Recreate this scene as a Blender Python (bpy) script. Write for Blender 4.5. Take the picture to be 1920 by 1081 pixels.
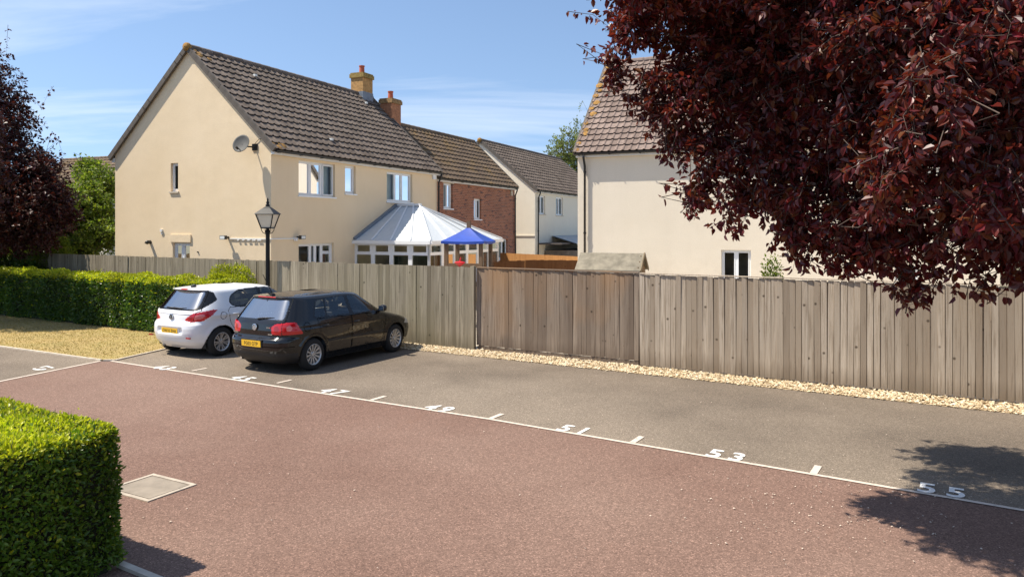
import bpy, bmesh, math, random
import numpy as np
from mathutils import Vector, Matrix

for o in list(bpy.data.objects):
    bpy.data.objects.remove(o)
scene = bpy.context.scene
COL = scene.collection
R = math.radians

# ------------------------------------------------------------------ camera
FOCAL, HOR, CAMZ = 1400.0, 428.0, 2.75          # calibrated for a 1920 px wide picture
cam_data = bpy.data.cameras.new('camera')
cam_data.sensor_width = 36.0
cam_data.lens = 36.0 * FOCAL / 1920.0
cam_data.shift_y = (HOR - 540.5) / 1920.0
cam_data.clip_start = 0.05
cam_data.clip_end = 3000
cam = bpy.data.objects.new('camera', cam_data)
cam.location = (0, 0, CAMZ)
cam.rotation_euler = (R(90), 0, 0)
COL.objects.link(cam)
scene.camera = cam

# ------------------------------------------------------------------ light
RAY = Vector((0.60, 0.06, -1.0)).normalized()   # direction the sunlight travels
TO_SUN = -RAY
SUN_EL = math.asin(TO_SUN.z)
SUN_AZ = math.atan2(TO_SUN.x, TO_SUN.y)          # clockwise from +Y
sd = bpy.data.lights.new('sun', 'SUN')
sd.energy = 4.4
sd.angle = R(0.53)
sd.color = (1.0, 0.92, 0.79)
sun = bpy.data.objects.new('sun', sd)
sun.rotation_euler = RAY.to_track_quat('-Z', 'Y').to_euler()
sun.location = (-20, 2, 30)
COL.objects.link(sun)

world = bpy.data.worlds.new('World')
scene.world = world
world.use_nodes = True
wn, wl = world.node_tree.nodes, world.node_tree.links
wn.clear()
wo = wn.new('ShaderNodeOutputWorld')
wb = wn.new('ShaderNodeBackground')
sky = wn.new('ShaderNodeTexSky')
sky.sky_type = 'NISHITA'
sky.sun_disc = False
sky.sun_elevation = SUN_EL
sky.sun_rotation = SUN_AZ
sky.altitude = 50
sky.air_density = 1.0
sky.dust_density = 0.15
sky.ozone_density = 1.0
wb.inputs['Strength'].default_value = 0.105
# thin cirrus streaks, spread evenly over the whole sky
tc = wn.new('ShaderNodeTexCoord')
sep = wn.new('ShaderNodeSeparateXYZ')
wl.new(tc.outputs['Generated'], sep.inputs[0])
zc = wn.new('ShaderNodeMath'); zc.operation = 'MAXIMUM'; zc.inputs[1].default_value = 0.0
wl.new(sep.outputs['Z'], zc.inputs[0])
za = wn.new('ShaderNodeMath'); za.operation = 'ADD'; za.inputs[1].default_value = 0.16
wl.new(zc.outputs[0], za.inputs[0])
dx = wn.new('ShaderNodeMath'); dx.operation = 'DIVIDE'
dy = wn.new('ShaderNodeMath'); dy.operation = 'DIVIDE'
wl.new(sep.outputs['X'], dx.inputs[0]); wl.new(za.outputs[0], dx.inputs[1])
wl.new(sep.outputs['Y'], dy.inputs[0]); wl.new(za.outputs[0], dy.inputs[1])
cmb = wn.new('ShaderNodeCombineXYZ')
wl.new(dx.outputs[0], cmb.inputs[0]); wl.new(dy.outputs[0], cmb.inputs[1])
mp = wn.new('ShaderNodeMapping')
mp.inputs['Location'].default_value = (3.1, 0.4, 0)
mp.inputs['Rotation'].default_value = (0, 0, R(24))
mp.inputs['Scale'].default_value = (0.32, 1.15, 1)
wl.new(cmb.outputs[0], mp.inputs[0])
cn = wn.new('ShaderNodeTexNoise')
cn.inputs['Scale'].default_value = 1.25
cn.inputs['Detail'].default_value = 9
cn.inputs['Roughness'].default_value = 0.58
cn.inputs['Distortion'].default_value = 0.55
wl.new(mp.outputs[0], cn.inputs['Vector'])
cr = wn.new('ShaderNodeMapRange')
cr.inputs['From Min'].default_value = 0.47
cr.inputs['From Max'].default_value = 0.86
cr.inputs['To Max'].default_value = 0.80
wl.new(cn.outputs['Fac'], cr.inputs['Value'])
cmix = wn.new('ShaderNodeMixRGB')
cmix.inputs[2].default_value = (6.4, 6.7, 7.1, 1)
wl.new(cr.outputs[0], cmix.inputs[0])
# the whole dome eased towards the zenith: clear air, little horizon glare
lift = wn.new('ShaderNodeVectorMath'); lift.operation = 'MULTIPLY_ADD'
lift.inputs[1].default_value = (1, 1, 0.86); lift.inputs[2].default_value = (0, 0, 0.14)
wl.new(tc.outputs['Generated'], lift.inputs[0])
nrmv = wn.new('ShaderNodeVectorMath'); nrmv.operation = 'NORMALIZE'
wl.new(lift.outputs[0], nrmv.inputs[0]); wl.new(nrmv.outputs[0], sky.inputs['Vector'])
wl.new(sky.outputs[0], cmix.inputs[1])
wl.new(cmix.outputs[0], wb.inputs['Color'])
wl.new(wb.outputs[0], wo.inputs[0])

scene.view_settings.view_transform = 'Standard'
scene.view_settings.look = 'None'
scene.view_settings.gamma = 1.0
scene.view_settings.exposure = 0.85
scene.render.film_transparent = False

# ------------------------------------------------------------------ frames
E1 = Vector((0.853, -0.522, 0))     # along the bays and the fence, to the right
E2 = Vector((0.522, 0.853, 0))      # into the bays
HL = Vector((0.409, 0.912, 0))      # along the terrace
HN = Vector((0.912, -0.409, 0))     # out of its long garden wall

def at(u, v, Y):
    """a point at depth Y along a sight line"""
    return Vector(((u - 960) / FOCAL * Y, Y, CAMZ - (v - HOR) / FOCAL * Y))

def gp(u, v, z=0.0):
    Y = FOCAL * (CAMZ - z) / (v - HOR)
    return Vector(((u - 960) / FOCAL * Y, Y, z))

# ------------------------------------------------------------------ object helpers
def link(o, parent=None):
    COL.objects.link(o)
    if parent is not None:
        o.parent = parent
    return o

def tag(o, label=None, cat=None, group=None, kind=None):
    if label: o['label'] = label
    if cat: o['category'] = cat
    if group: o['group'] = group
    if kind: o['kind'] = kind
    return o

def thing(name, label, cat, loc=(0, 0, 0), rz=0.0, group=None):
    o = bpy.data.objects.new(name, None)
    o.empty_display_size = 0.3
    o.location = loc
    o.rotation_euler = (0, 0, rz)
    link(o)
    return tag(o, label, cat, group)

def inst(name, mesh, parent, loc=(0, 0, 0), rot=(0, 0, 0), scale=(1, 1, 1)):
    o = bpy.data.objects.new(name, mesh)
    o.location = loc
    o.rotation_euler = rot
    o.scale = scale
    return link(o, parent)

def copy_tree(o, parent=None):
    c = o.copy()
    link(c)
    if parent is not None:
        c.parent = parent
    for ch in o.children:
        copy_tree(ch, c)
    return c

class MB:
    """collects polygons; build() makes one mesh object"""
    def __init__(s):
        s.v = []; s.f = []; s.m = []
    def quad(s, pts, mi=0):
        n = len(s.v)
        s.v += [tuple(p) for p in pts]
        s.f.append(tuple(range(n, n + len(pts)))); s.m.append(mi)
    def raw(s, vs, fs, mi=0):
        n = len(s.v)
        s.v += [tuple(p) for p in vs]
        for f in fs:
            s.f.append(tuple(i + n for i in f)); s.m.append(mi)
    def box(s, x0, x1, y0, y1, z0, z1, mi=0, M=None):
        vs = [Vector((x, y, z)) for z in (z0, z1) for y in (y0, y1) for x in (x0, x1)]
        if M is not None:
            vs = [M @ p for p in vs]
        s.raw(vs, [(0, 2, 3, 1), (4, 5, 7, 6), (0, 1, 5, 4), (2, 6, 7, 3), (0, 4, 6, 2), (1, 3, 7, 5)], mi)
    def bar(s, a, b, w, h=None, up=(0, 0, 1), mi=0):
        """box beam from a to b"""
        a, b = Vector(a), Vector(b); h = h or w
        d = (b - a).normalized()
        u = Vector(up)
        r = d.cross(u)
        if r.length < 1e-4:
            r = d.cross(Vector((1, 0, 0)))
        r.normalize(); u = r.cross(d)
        vs = []
        for p in (a, b):
            for sx, sy in ((-1, -1), (1, -1), (1, 1), (-1, 1)):
                vs.append(p + r * sx * w / 2 + u * sy * h / 2)
        s.raw(vs, [(3, 2, 1, 0), (4, 5, 6, 7), (0, 1, 5, 4), (1, 2, 6, 5), (2, 3, 7, 6), (3, 0, 4, 7)], mi)
    def tube(s, pts, rad, n=8, mi=0, cap=True):
        pts = [Vector(p) for p in pts]
        if not hasattr(rad, '__len__'): rad = [rad] * len(pts)
        base = len(s.v); prev = None
        for i, p in enumerate(pts):
            d = (pts[min(i + 1, len(pts) - 1)] - pts[max(i - 1, 0)]).normalized()
            if prev is None:
                r = d.cross(Vector((0, 0, 1)))
                if r.length < 1e-3: r = d.cross(Vector((1, 0, 0)))
            else:
                r = prev - d * prev.dot(d)
            r.normalize(); prev = r
            q = d.cross(r)
            for k in range(n):
                a = 2 * math.pi * k / n
                s.v.append(tuple(p + (r * math.cos(a) + q * math.sin(a)) * rad[i]))
        for i in range(len(pts) - 1):
            for k in range(n):
                a, b = base + i * n + k, base + i * n + (k + 1) % n
                s.f.append((a, b, b + n, a + n)); s.m.append(mi)
        if cap:
            s.f.append(tuple(base + k for k in range(n))[::-1]); s.m.append(mi)
            e = base + (len(pts) - 1) * n
            s.f.append(tuple(e + k for k in range(n))); s.m.append(mi)
    def lathe(s, prof, n=24, M=None, mi=0, close=False):
        """prof: (r, z) pairs turned about z"""
        base = len(s.v)
        for r, z in prof:
            for k in range(n):
                a = 2 * math.pi * k / n
                p = Vector((r * math.cos(a), r * math.sin(a), z))
                s.v.append(tuple(M @ p if M is not None else p))
        m = len(prof)
        for i in range(m if close else m - 1):
            j = (i + 1) % m
            for k in range(n):
                k2 = (k + 1) % n
                s.f.append((base + i * n + k, base + i * n + k2, base + j * n + k2, base + j * n + k)); s.m.append(mi)
    def mesh(s, name, mats, smooth=False, recalc=True):
        me = bpy.data.meshes.new(name)
        me.from_pydata(s.v, [], s.f)
        for m in (mats if isinstance(mats, (list, tuple)) else [mats]):
            me.materials.append(m)
        me.polygons.foreach_set('material_index', s.m)
        if recalc:
            bm = bmesh.new(); bm.from_mesh(me)
            bmesh.ops.recalc_face_normals(bm, faces=bm.faces)
            bm.to_mesh(me); bm.free()
        if smooth:
            me.polygons.foreach_set('use_smooth', [True] * len(me.polygons))
        me.update()
        return me
    def build(s, name, mats, parent=None, smooth=False, recalc=True, kind=None):
        o = bpy.data.objects.new(name, s.mesh(name, mats, smooth, recalc))
        link(o, parent)
        if kind: o['kind'] = kind
        return o

def np_mesh(name, V, F, mat, smooth=False):
    """V (n,3), F (m,k) arrays"""
    me = bpy.data.meshes.new(name)
    V = np.asarray(V, dtype=np.float32); F = np.asarray(F, dtype=np.int32)
    m, k = F.shape
    me.vertices.add(len(V)); me.vertices.foreach_set('co', V.ravel())
    me.loops.add(m * k); me.loops.foreach_set('vertex_index', F.ravel())
    me.polygons.add(m)
    me.polygons.foreach_set('loop_start', np.arange(0, m * k, k, dtype=np.int32))
    me.polygons.foreach_set('loop_total', np.full(m, k, dtype=np.int32))
    me.polygons.foreach_set('use_smooth', np.full(m, bool(smooth)))
    me.materials.append(mat)
    me.update(calc_edges=True)
    me.validate()
    return me

# ------------------------------------------------------------------ materials
class NT:
    def __init__(s, name):
        s.m = bpy.data.materials.new(name); s.m.use_nodes = True
        s.n = s.m.node_tree.nodes; s.l = s.m.node_tree.links
        s.b = s.n['Principled BSDF']; s.out = s.n['Material Output']
    def new(s, t, **kw):
        n = s.n.new(t)
        for k, v in kw.items(): setattr(n, k, v)
        return n
    def noise(s, scale, detail=4, rough=0.55, stretch=(1, 1, 1), coord='Object', dist=0.0):
        tc = s.new('ShaderNodeTexCoord'); mp = s.new('ShaderNodeMapping')
        mp.inputs['Scale'].default_value = stretch
        if coord == 'World':
            s.l.new(s.new('ShaderNodeNewGeometry').outputs['Position'], mp.inputs[0])
        else:
            s.l.new(tc.outputs[coord], mp.inputs[0])
        n = s.new('ShaderNodeTexNoise')
        n.inputs['Scale'].default_value = scale; n.inputs['Detail'].default_value = detail
        n.inputs['Roughness'].default_value = rough; n.inputs['Distortion'].default_value = dist
        s.l.new(mp.outputs[0], n.inputs['Vector'])
        return n.outputs['Fac']
    def ramp(s, fac, stops):
        r = s.new('ShaderNodeValToRGB')
        e = r.color_ramp.elements
        while len(e) < len(stops): e.new(0.5)
        for i, (p, c) in enumerate(stops):
            e[i].position = p; e[i].color = (c[0], c[1], c[2], 1) if hasattr(c, '__len__') else (c, c, c, 1)
        s.l.new(fac, r.inputs[0])
        return r.outputs[0]
    def mix(s, fac, a, b, mode='MIX'):
        n = s.new('ShaderNodeMixRGB', blend_type=mode)
        for i, x in ((0, fac), (1, a), (2, b)):
            if isinstance(x, (int, float)): n.inputs[i].default_value = x if i == 0 else (x, x, x, 1)
            elif isinstance(x, (tuple, list)): n.inputs[i].default_value = (*x[:3], 1)
            else: s.l.new(x, n.inputs[i])
        return n.outputs[0]
    def maprange(s, v, a, b, c, d):
        n = s.new('ShaderNodeMapRange')
        for i, x in enumerate((a, b, c, d)): n.inputs[i + 1].default_value = x
        s.l.new(v, n.inputs[0]); return n.outputs[0]
    def bump(s, h, strength=0.3, dist=0.01):
        b = s.new('ShaderNodeBump'); b.inputs['Strength'].default_value = strength
        b.inputs['Distance'].default_value = dist
        s.l.new(h, b.inputs['Height']); s.l.new(b.outputs[0], s.b.inputs['Normal'])
        return b
    def base(s, c):
        if isinstance(c, (tuple, list)): s.b.inputs['Base Color'].default_value = (*c[:3], 1)
        else: s.l.new(c, s.b.inputs['Base Color'])
    def set(s, **kw):
        for k, v in kw.items(): s.b.inputs[k.replace('_', ' ')].default_value = v
        return s
    def rnd(s):
        """one random value for each object and each loose piece of a mesh"""
        o = s.new('ShaderNodeObjectInfo'); g = s.new('ShaderNodeNewGeometry')
        a = s.new('ShaderNodeMath', operation='ADD')
        s.l.new(o.outputs['Random'], a.inputs[0]); s.l.new(g.outputs['Random Per Island'], a.inputs[1])
        f = s.new('ShaderNodeMath', operation='FRACT'); s.l.new(a.outputs[0], f.inputs[0])
        return f.outputs[0]

def sc(c, k): return tuple(x * k for x in c)

def plain(name, c, rough=0.5, metal=0.0, spec=0.5, var=0.0, scale=6.0, coat=0.0):
    t = NT(name)
    t.set(Roughness=rough, Metallic=metal)
    t.b.inputs['Specular IOR Level'].default_value = spec
    t.b.inputs['Coat Weight'].default_value = coat
    if var:
        t.base(t.mix(t.maprange(t.noise(scale, 5), 0.3, 0.7, 0, 1), sc(c, 1 - var), sc(c, 1 + var)))
    else:
        t.base(c)
    return t.m

def render_wall(name, c, c2, grime=(0.3, 0.25, 0.18)):
    t = NT(name)
    big = t.maprange(t.noise(0.55, 5, 0.6), 0.32, 0.68, 0, 1)
    col = t.mix(big, c, c2)
    run = t.maprange(t.noise(1.3, 6, 0.6, (2.2, 2.2, 0.5)), 0.52, 0.85, 0, 0.16)
    col = t.mix(run, col, sc(c, 0.72))
    fine = t.maprange(t.noise(40, 3, 0.6), 0.3, 0.7, 0.93, 1.05)
    col = t.mix(1.0, col, fine, 'MULTIPLY')
    # splash dirt towards the foot of the wall, blotchy
    tc = t.new('ShaderNodeTexCoord'); sp = t.new('ShaderNodeSeparateXYZ')
    t.l.new(tc.outputs['Object'], sp.inputs[0])
    foot = t.maprange(sp.outputs['Z'], 0.2, 2.4, 0.5, 0.0)
    blot = t.maprange(t.noise(1.6, 6, 0.65), 0.45, 0.75, 0, 1)
    mm = t.new('ShaderNodeMath', operation='MULTIPLY'); t.l.new(foot, mm.inputs[0]); t.l.new(blot, mm.inputs[1])
    col = t.mix(mm.outputs[0], col, grime)
    t.base(col); t.set(Roughness=0.92)
    t.b.inputs['Specular IOR Level'].default_value = 0.15
    h1 = t.noise(55, 4, 0.65); h2 = t.noise(2.2, 3, 0.5)
    hh = t.mix(0.7, h1, h2)
    t.bump(hh, 0.55, 0.02)
    return t.m

M = {}
M['cream'] = render_wall('cream_render', (0.75, 0.60, 0.405), (0.80, 0.65, 0.455))
M['pale'] = render_wall('pale_render', (0.68, 0.605, 0.49), (0.72, 0.645, 0.53))
M['white_wall'] = render_wall('white_render', (0.74, 0.68, 0.56), (0.78, 0.72, 0.60))
M['upvc'] = plain('white_upvc', (0.78, 0.79, 0.80), 0.28, var=0.02)
M['fascia'] = plain('white_fascia', (0.72, 0.71, 0.68), 0.4, var=0.05)
M['gutter'] = plain('black_gutter', (0.012, 0.012, 0.013), 0.35)
M['black_metal'] = plain('black_metal', (0.007, 0.007, 0.008), 0.42, spec=0.25)
M['dark'] = plain('dark_void', (0.012, 0.011, 0.010), 0.9)
M['lead'] = plain('lead_flashing', (0.16, 0.19, 0.23), 0.5, var=0.2)
M['pot'] = plain('terracotta', (0.42, 0.10, 0.05), 0.8, var=0.15)
M['curtain'] = plain('curtain', (0.72, 0.74, 0.72), 0.9, var=0.06)
M['room'] = plain('room', (0.22, 0.19, 0.16), 0.9, var=0.3, scale=2)
M['stone'] = plain('sill_stone', (0.55, 0.48, 0.38), 0.85, var=0.1)
M['concrete'] = plain('concrete', (0.36, 0.32, 0.27), 0.9, var=0.15, scale=9)

def tile_mat(name, c, c2, moss, moss_amt):
    t = NT(name)
    r = t.rnd()
    col = t.mix(r, c, c2)
    n = t.maprange(t.noise(9, 5, 0.65, coord='World'), 0.35, 0.7, 0.75, 1.2)
    col = t.mix(1.0, col, n, 'MULTIPLY')
    gg = t.noise(1.1, 5, 0.65, coord='World')
    col = t.mix(t.maprange(gg, 0.72 - moss_amt, 0.95 - moss_amt, 0, 0.85), col, moss)
    t.base(col); t.set(Roughness=0.85)
    t.b.inputs['Specular IOR Level'].default_value = 0.25
    t.bump(t.noise(70, 3), 0.35, 0.006)
    return t.m

M['tile'] = tile_mat('brown_tile', (0.110, 0.086, 0.070), (0.175, 0.140, 0.116), (0.16, 0.105, 0.045), 0.08)
M['tile_moss'] = tile_mat('mossy_tile', (0.115, 0.082, 0.058), (0.165, 0.118, 0.080), (0.19, 0.12, 0.045), 0.22)
M['tile_grey'] = tile_mat('pinkish_tile', (0.17, 0.125, 0.105), (0.25, 0.19, 0.162), (0.22, 0.15, 0.07), 0.02)
M['moss'] = plain('orange_lichen', (0.26, 0.14, 0.035), 0.95, var=0.45, scale=14)

def brick_mat():
    t = NT('red_brick')
    tc = t.new('ShaderNodeTexCoord'); sp = t.new('ShaderNodeSeparateXYZ'); cb = t.new('ShaderNodeCombineXYZ')
    t.l.new(tc.outputs['Object'], sp.inputs[0])
    ad = t.new('ShaderNodeMath', operation='ADD')
    t.l.new(sp.outputs['X'], ad.inputs[0]); t.l.new(sp.outputs['Y'], ad.inputs[1])
    t.l.new(ad.outputs[0], cb.inputs[0]); t.l.new(sp.outputs['Z'], cb.inputs[1])
    b = t.new('ShaderNodeTexBrick')
    b.inputs['Scale'].default_value = 1.0
    b.inputs['Brick Width'].default_value = 0.225; b.inputs['Row Height'].default_value = 0.075
    b.inputs['Mortar Size'].default_value = 0.006; b.inputs['Mortar Smooth'].default_value = 0.3
    b.inputs['Color1'].default_value = (0.34, 0.125, 0.062, 1); b.inputs['Color2'].default_value = (0.25, 0.09, 0.05, 1)
    b.inputs['Mortar'].default_value = (0.40, 0.31, 0.24, 1)
    t.l.new(cb.outputs[0], b.inputs['Vector'])
    # blue-black burnt headers, scattered course by course
    n = t.new('ShaderNodeTexNoise'); n.inputs['Scale'].default_value = 1.0; n.inputs['Detail'].default_value = 2
    mp = t.new('ShaderNodeMapping'); mp.inputs['Scale'].default_value = (2.4, 12.0, 1)
    t.l.new(cb.outputs[0], mp.inputs[0]); t.l.new(mp.outputs[0], n.inputs['Vector'])
    col = t.mix(t.maprange(n.outputs['Fac'], 0.56, 0.64, 0, 0.8), b.outputs['Color'], (0.06, 0.045, 0.05))
    col = t.mix(1.0, col, t.maprange(t.noise(1.2, 4), 0.3, 0.7, 0.85, 1.15), 'MULTIPLY')
    t.base(col); t.set(Roughness=0.9)
    inv = t.new('ShaderNodeMath', operation='SUBTRACT'); inv.inputs[0].default_value = 1.0
    t.l.new(b.outputs['Fac'], inv.inputs[1])
    t.bump(inv.outputs[0], 0.7, 0.01)
    return t.m
M['brick'] = brick_mat()

def glass_mat(name, tint=(0.75, 0.82, 0.82), refl=0.12, rough=0.02):
    t = NT(name)
    t.n.remove(t.b)
    tr = t.new('ShaderNodeBsdfTransparent'); tr.inputs[0].default_value = (*tint, 1)
    gl = t.new('ShaderNodeBsdfGlossy'); gl.inputs['Roughness'].default_value = rough
    gl.inputs['Color'].default_value = (0.95, 0.97, 1, 1)
    fr = t.new('ShaderNodeFresnel'); fr.inputs['IOR'].default_value = 1.4
    ad = t.new('ShaderNodeMath', operation='ADD'); ad.inputs[1].default_value = refl; ad.use_clamp = True
    t.l.new(fr.outputs[0], ad.inputs[0])
    mx = t.new('ShaderNodeMixShader')
    t.l.new(ad.outputs[0], mx.inputs[0]); t.l.new(tr.outputs[0], mx.inputs[1]); t.l.new(gl.outputs[0], mx.inputs[2])
    t.l.new(mx.outputs[0], t.out.inputs[0])
    return t.m
M['glass'] = glass_mat('window_glass', (0.66, 0.72, 0.72), 0.0)
M['car_glass'] = glass_mat('car_glass', (0.86, 0.93, 0.90), 0.05)
M['hatch_glass'] = glass_mat('tinted_rear_glass', (0.36, 0.45, 0.44), 0.40, 0.10)

def wood_mat(name, a, b, dark, warm, grain_z=True, rmix=1.0):
    t = NT(name)
    r = t.rnd()
    st = (22, 22, 0.9) if grain_z else (0.9, 22, 22)
    g = t.maprange(t.noise(1.6, 6, 0.65, st, coord='World', dist=0.4), 0.3, 0.7, 0, 1)
    col = t.mix(r, a, b)
    col = t.mix(t.mix(0.35, g, r), col, sc(a, 1.15))
    col = t.mix(t.maprange(g, 0.55, 1.0, 0, 0.45), col, dark)
    wm = t.maprange(t.noise(0.7, 3, 0.5, (1, 1, 0.5), coord='World'), 0.5, 0.75, 0, 0.5)
    col = t.mix(wm, col, warm)
    # knots: small dark cells, a few to a board
    tc = t.new('ShaderNodeTexCoord'); oi = t.new('ShaderNodeObjectInfo')
    ma = t.new('ShaderNodeVectorMath', operation='ADD')
    t.l.new(tc.outputs['Object'], ma.inputs[0]); t.l.new(oi.outputs['Location'], ma.inputs[1])
    vo = t.new('ShaderNodeTexVoronoi'); vo.inputs['Scale'].default_value = 3.9
    t.l.new(ma.outputs[0], vo.inputs['Vector'])
    kn = t.maprange(vo.outputs['Distance'], 0.05, 0.125, 0.85, 0)
    col = t.mix(kn, col, sc(dark, 0.45))
    # damp stain and algae creeping up from the foot, ragged
    ps = t.new('ShaderNodeNewGeometry'); sz = t.new('ShaderNodeSeparateXYZ'); t.l.new(ps.outputs['Position'], sz.inputs[0])
    rag = t.new('ShaderNodeMath', operation='MULTIPLY_ADD'); rag.inputs[1].default_value = 0.55; t.l.new(t.noise(1.4, 5, 0.6, (2, 2, 0.4), coord='World'), rag.inputs[0]); t.l.new(sz.outputs['Z'], rag.inputs[2])
    col = t.mix(t.maprange(rag.outputs[0], 0.36, 0.66, 0.5, 0.0), col, sc(dark, 1.0))
    t.base(col); t.set(Roughness=0.9)
    t.b.inputs['Specular IOR Level'].default_value = 0.12
    t.bump(t.noise(2.0, 6, 0.6, st), 0.5, 0.004)
    return t.m
M['fence'] = wood_mat('weathered_fence', (0.27, 0.215, 0.16), (0.66, 0.575, 0.47), (0.125, 0.092, 0.062), (0.30, 0.225, 0.145))
M['fence_mid'] = wood_mat('brown_grey_fence', (0.155, 0.118, 0.09), (0.44, 0.36, 0.28), (0.085, 0.060, 0.043), (0.42, 0.225, 0.09))
M['fence_green'] = wood_mat('algae_fence', (0.165, 0.138, 0.098), (0.53, 0.465, 0.355), (0.105, 0.090, 0.060), (0.215, 0.19, 0.11))
M['fence_orange'] = wood_mat('orange_fence', (0.32, 0.155, 0.055), (0.42, 0.215, 0.085), (0.17, 0.075, 0.03), (0.36, 0.19, 0.07))
M['fence_brown'] = wood_mat('dark_brown_fence', (0.15, 0.062, 0.024), (0.21, 0.095, 0.04), (0.07, 0.03, 0.012), (0.17, 0.08, 0.03))
M['post_wood'] = wood_mat('post_wood', (0.16, 0.105, 0.065), (0.22, 0.15, 0.10), (0.08, 0.05, 0.03), (0.2, 0.13, 0.07))

def tarmac(name, a, b, light, scale, patch_scale, warm=None):
    t = NT(name)
    p = t.maprange(t.noise(patch_scale, 5, 0.6), 0.3, 0.7, 0, 1)
    col = t.mix(p, a, b)
    p2 = t.maprange(t.noise(patch_scale * 0.35, 4, 0.55, (1, 1, 1)), 0.44, 0.62, 0, 0.75)
    col = t.mix(p2, col, light)
    vo = t.new('ShaderNodeTexVoronoi'); vo.inputs['Scale'].default_value = scale
    tc = t.new('ShaderNodeTexCoord'); t.l.new(tc.outputs['Object'], vo.inputs['Vector'])
    sp = t.new('ShaderNodeSeparateColor'); t.l.new(vo.outputs['Color'], sp.inputs[0])
    spk = t.ramp(sp.outputs[0], [(0.0, 0.62), (0.5, 0.95), (0.85, 1.12), (1.0, 1.75)])
    col = t.mix(1.0, col, spk, 'MULTIPLY')
    n2 = t.maprange(t.noise(scale * 0.22, 4, 0.7), 0.3, 0.7, 0.86, 1.14)
    col = t.mix(1.0, col, n2, 'MULTIPLY')
    if warm is not None:
        st = t.maprange(t.noise(0.9, 6, 0.7, dist=1.2), 0.6, 0.78, 0, 0.35)
        col = t.mix(st, col, warm)
    t.base(col); t.set(Roughness=0.93)
    t.b.inputs['Specular IOR Level'].default_value = 0.2
    t.bump(t.mix(0.5, vo.outputs['Distance'], t.noise(scale * 0.6, 3)), 0.7, 0.008)
    return t.m
M['red_tarmac'] = tarmac('red_tarmac', (0.162, 0.098, 0.075), (0.194, 0.121, 0.094), (0.222, 0.147, 0.115), 95, 0.55, (0.215, 0.118, 0.08))
M['asphalt'] = tarmac('grey_asphalt', (0.122, 0.098, 0.076), (0.188, 0.151, 0.116), (0.255, 0.208, 0.16), 110, 0.42, (0.20, 0.152, 0.11))

def paint_mat(name, c, wear=0.55):
    t = NT(name)
    n = t.noise(14, 6, 0.7)
    t.base(t.mix(t.maprange(n, wear, wear + 0.12, 0, 0.75), c, (0.17, 0.15, 0.13)))
    t.set(Roughness=0.8)
    return t.m
M['paint'] = paint_mat('road_paint', (0.72, 0.70, 0.66), 0.62)
M['line'] = paint_mat('worn_line', (0.58, 0.49, 0.41), 0.56)
M['soil'] = plain('garden_soil', (0.11, 0.10, 0.05), 0.95, var=0.4, scale=1.5)
def lawn_mat():
    t = NT('dry_lawn')
    a = t.maprange(t.noise(0.9, 6, 0.65), 0.3, 0.7, 0, 1)
    col = t.mix(a, (0.38, 0.265, 0.105), (0.30, 0.235, 0.08))
    b = t.maprange(t.noise(14, 4, 0.6), 0.3, 0.7, 0.75, 1.25)
    col = t.mix(1.0, col, b, 'MULTIPLY')
    t.base(col); t.set(Roughness=0.95)
    t.bump(t.noise(60, 3), 0.8, 0.02)
    return t.m
M['lawn'] = lawn_mat()

def leaf_mat(name, cols, trans=0.35, rough=0.42, spec=0.4, tcol=None):
    t = NT(name)
    g = t.new('ShaderNodeNewGeometry'); o = t.new('ShaderNodeObjectInfo')
    ad = t.new('ShaderNodeMath', operation='ADD'); fr = t.new('ShaderNodeMath', operation='FRACT')
    t.l.new(g.outputs['Random Per Island'], ad.inputs[0]); t.l.new(o.outputs['Random'], ad.inputs[1]); t.l.new(ad.outputs[0], fr.inputs[0])
    k = len(cols)
    col = t.ramp(fr.outputs[0], [((i + 0.5) / k, c) for i, c in enumerate(cols)])
    n = t.maprange(t.noise(0.8, 3), 0.35, 0.65, 0.75, 1.25)
    col = t.mix(1.0, col, n, 'MULTIPLY')
    t.base(col); t.set(Roughness=rough)
    t.b.inputs['Specular IOR Level'].default_value = spec
    tl = t.new('ShaderNodeBsdfTranslucent')
    if tcol: t.l.new(t.mix(0.55, col, tcol), tl.inputs[0])
    else: t.l.new(t.mix(1.0, col, (1.5, 1.6, 0.8), 'MULTIPLY'), tl.inputs[0])
    mx = t.new('ShaderNodeMixShader'); mx.inputs[0].default_value = trans
    t.l.new(t.b.outputs[0], mx.inputs[1]); t.l.new(tl.outputs[0], mx.inputs[2])
    t.l.new(mx.outputs[0], t.out.inputs[0])
    return t.m
M['leaf_copper'] = leaf_mat('copper_leaf', [(0.060, 0.009, 0.013), (0.105, 0.013, 0.018), (0.040, 0.008, 0.012), (0.150, 0.024, 0.017), (0.075, 0.020, 0.010), (0.165, 0.014, 0.023), (0.14, 0.048, 0.012)], 0.32, 0.40, 0.5, (0.30, 0.04, 0.012))
M['leaf_copper_far'] = leaf_mat('copper_leaf_far', [(0.040, 0.009, 0.012), (0.065, 0.014, 0.014), (0.030, 0.007, 0.010), (0.085, 0.022, 0.014), (0.05, 0.017, 0.010)], 0.22, 0.45, 0.35, (0.16, 0.03, 0.012))
M['leaf_hedge'] = leaf_mat('privet_leaf', [(0.070, 0.135, 0.012), (0.105, 0.185, 0.016), (0.045, 0.105, 0.014), (0.155, 0.225, 0.022), (0.085, 0.150, 0.016)], 0.34, 0.38, 0.45)
M['leaf_new_lit'] = leaf_mat('sunlit_new_leaf', [(0.34, 0.37, 0.016), (0.43, 0.44, 0.02), (0.23, 0.30, 0.014), (0.48, 0.46, 0.03)], 0.36, 0.42, 0.4)  # yellow young leaf, with sunlit brightness put into its colour
M['leaf_dark'] = leaf_mat('laurel_leaf', [(0.045, 0.098, 0.018), (0.068, 0.135, 0.020), (0.030, 0.075, 0.014), (0.10, 0.155, 0.022)], 0.28, 0.33, 0.5)
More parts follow.
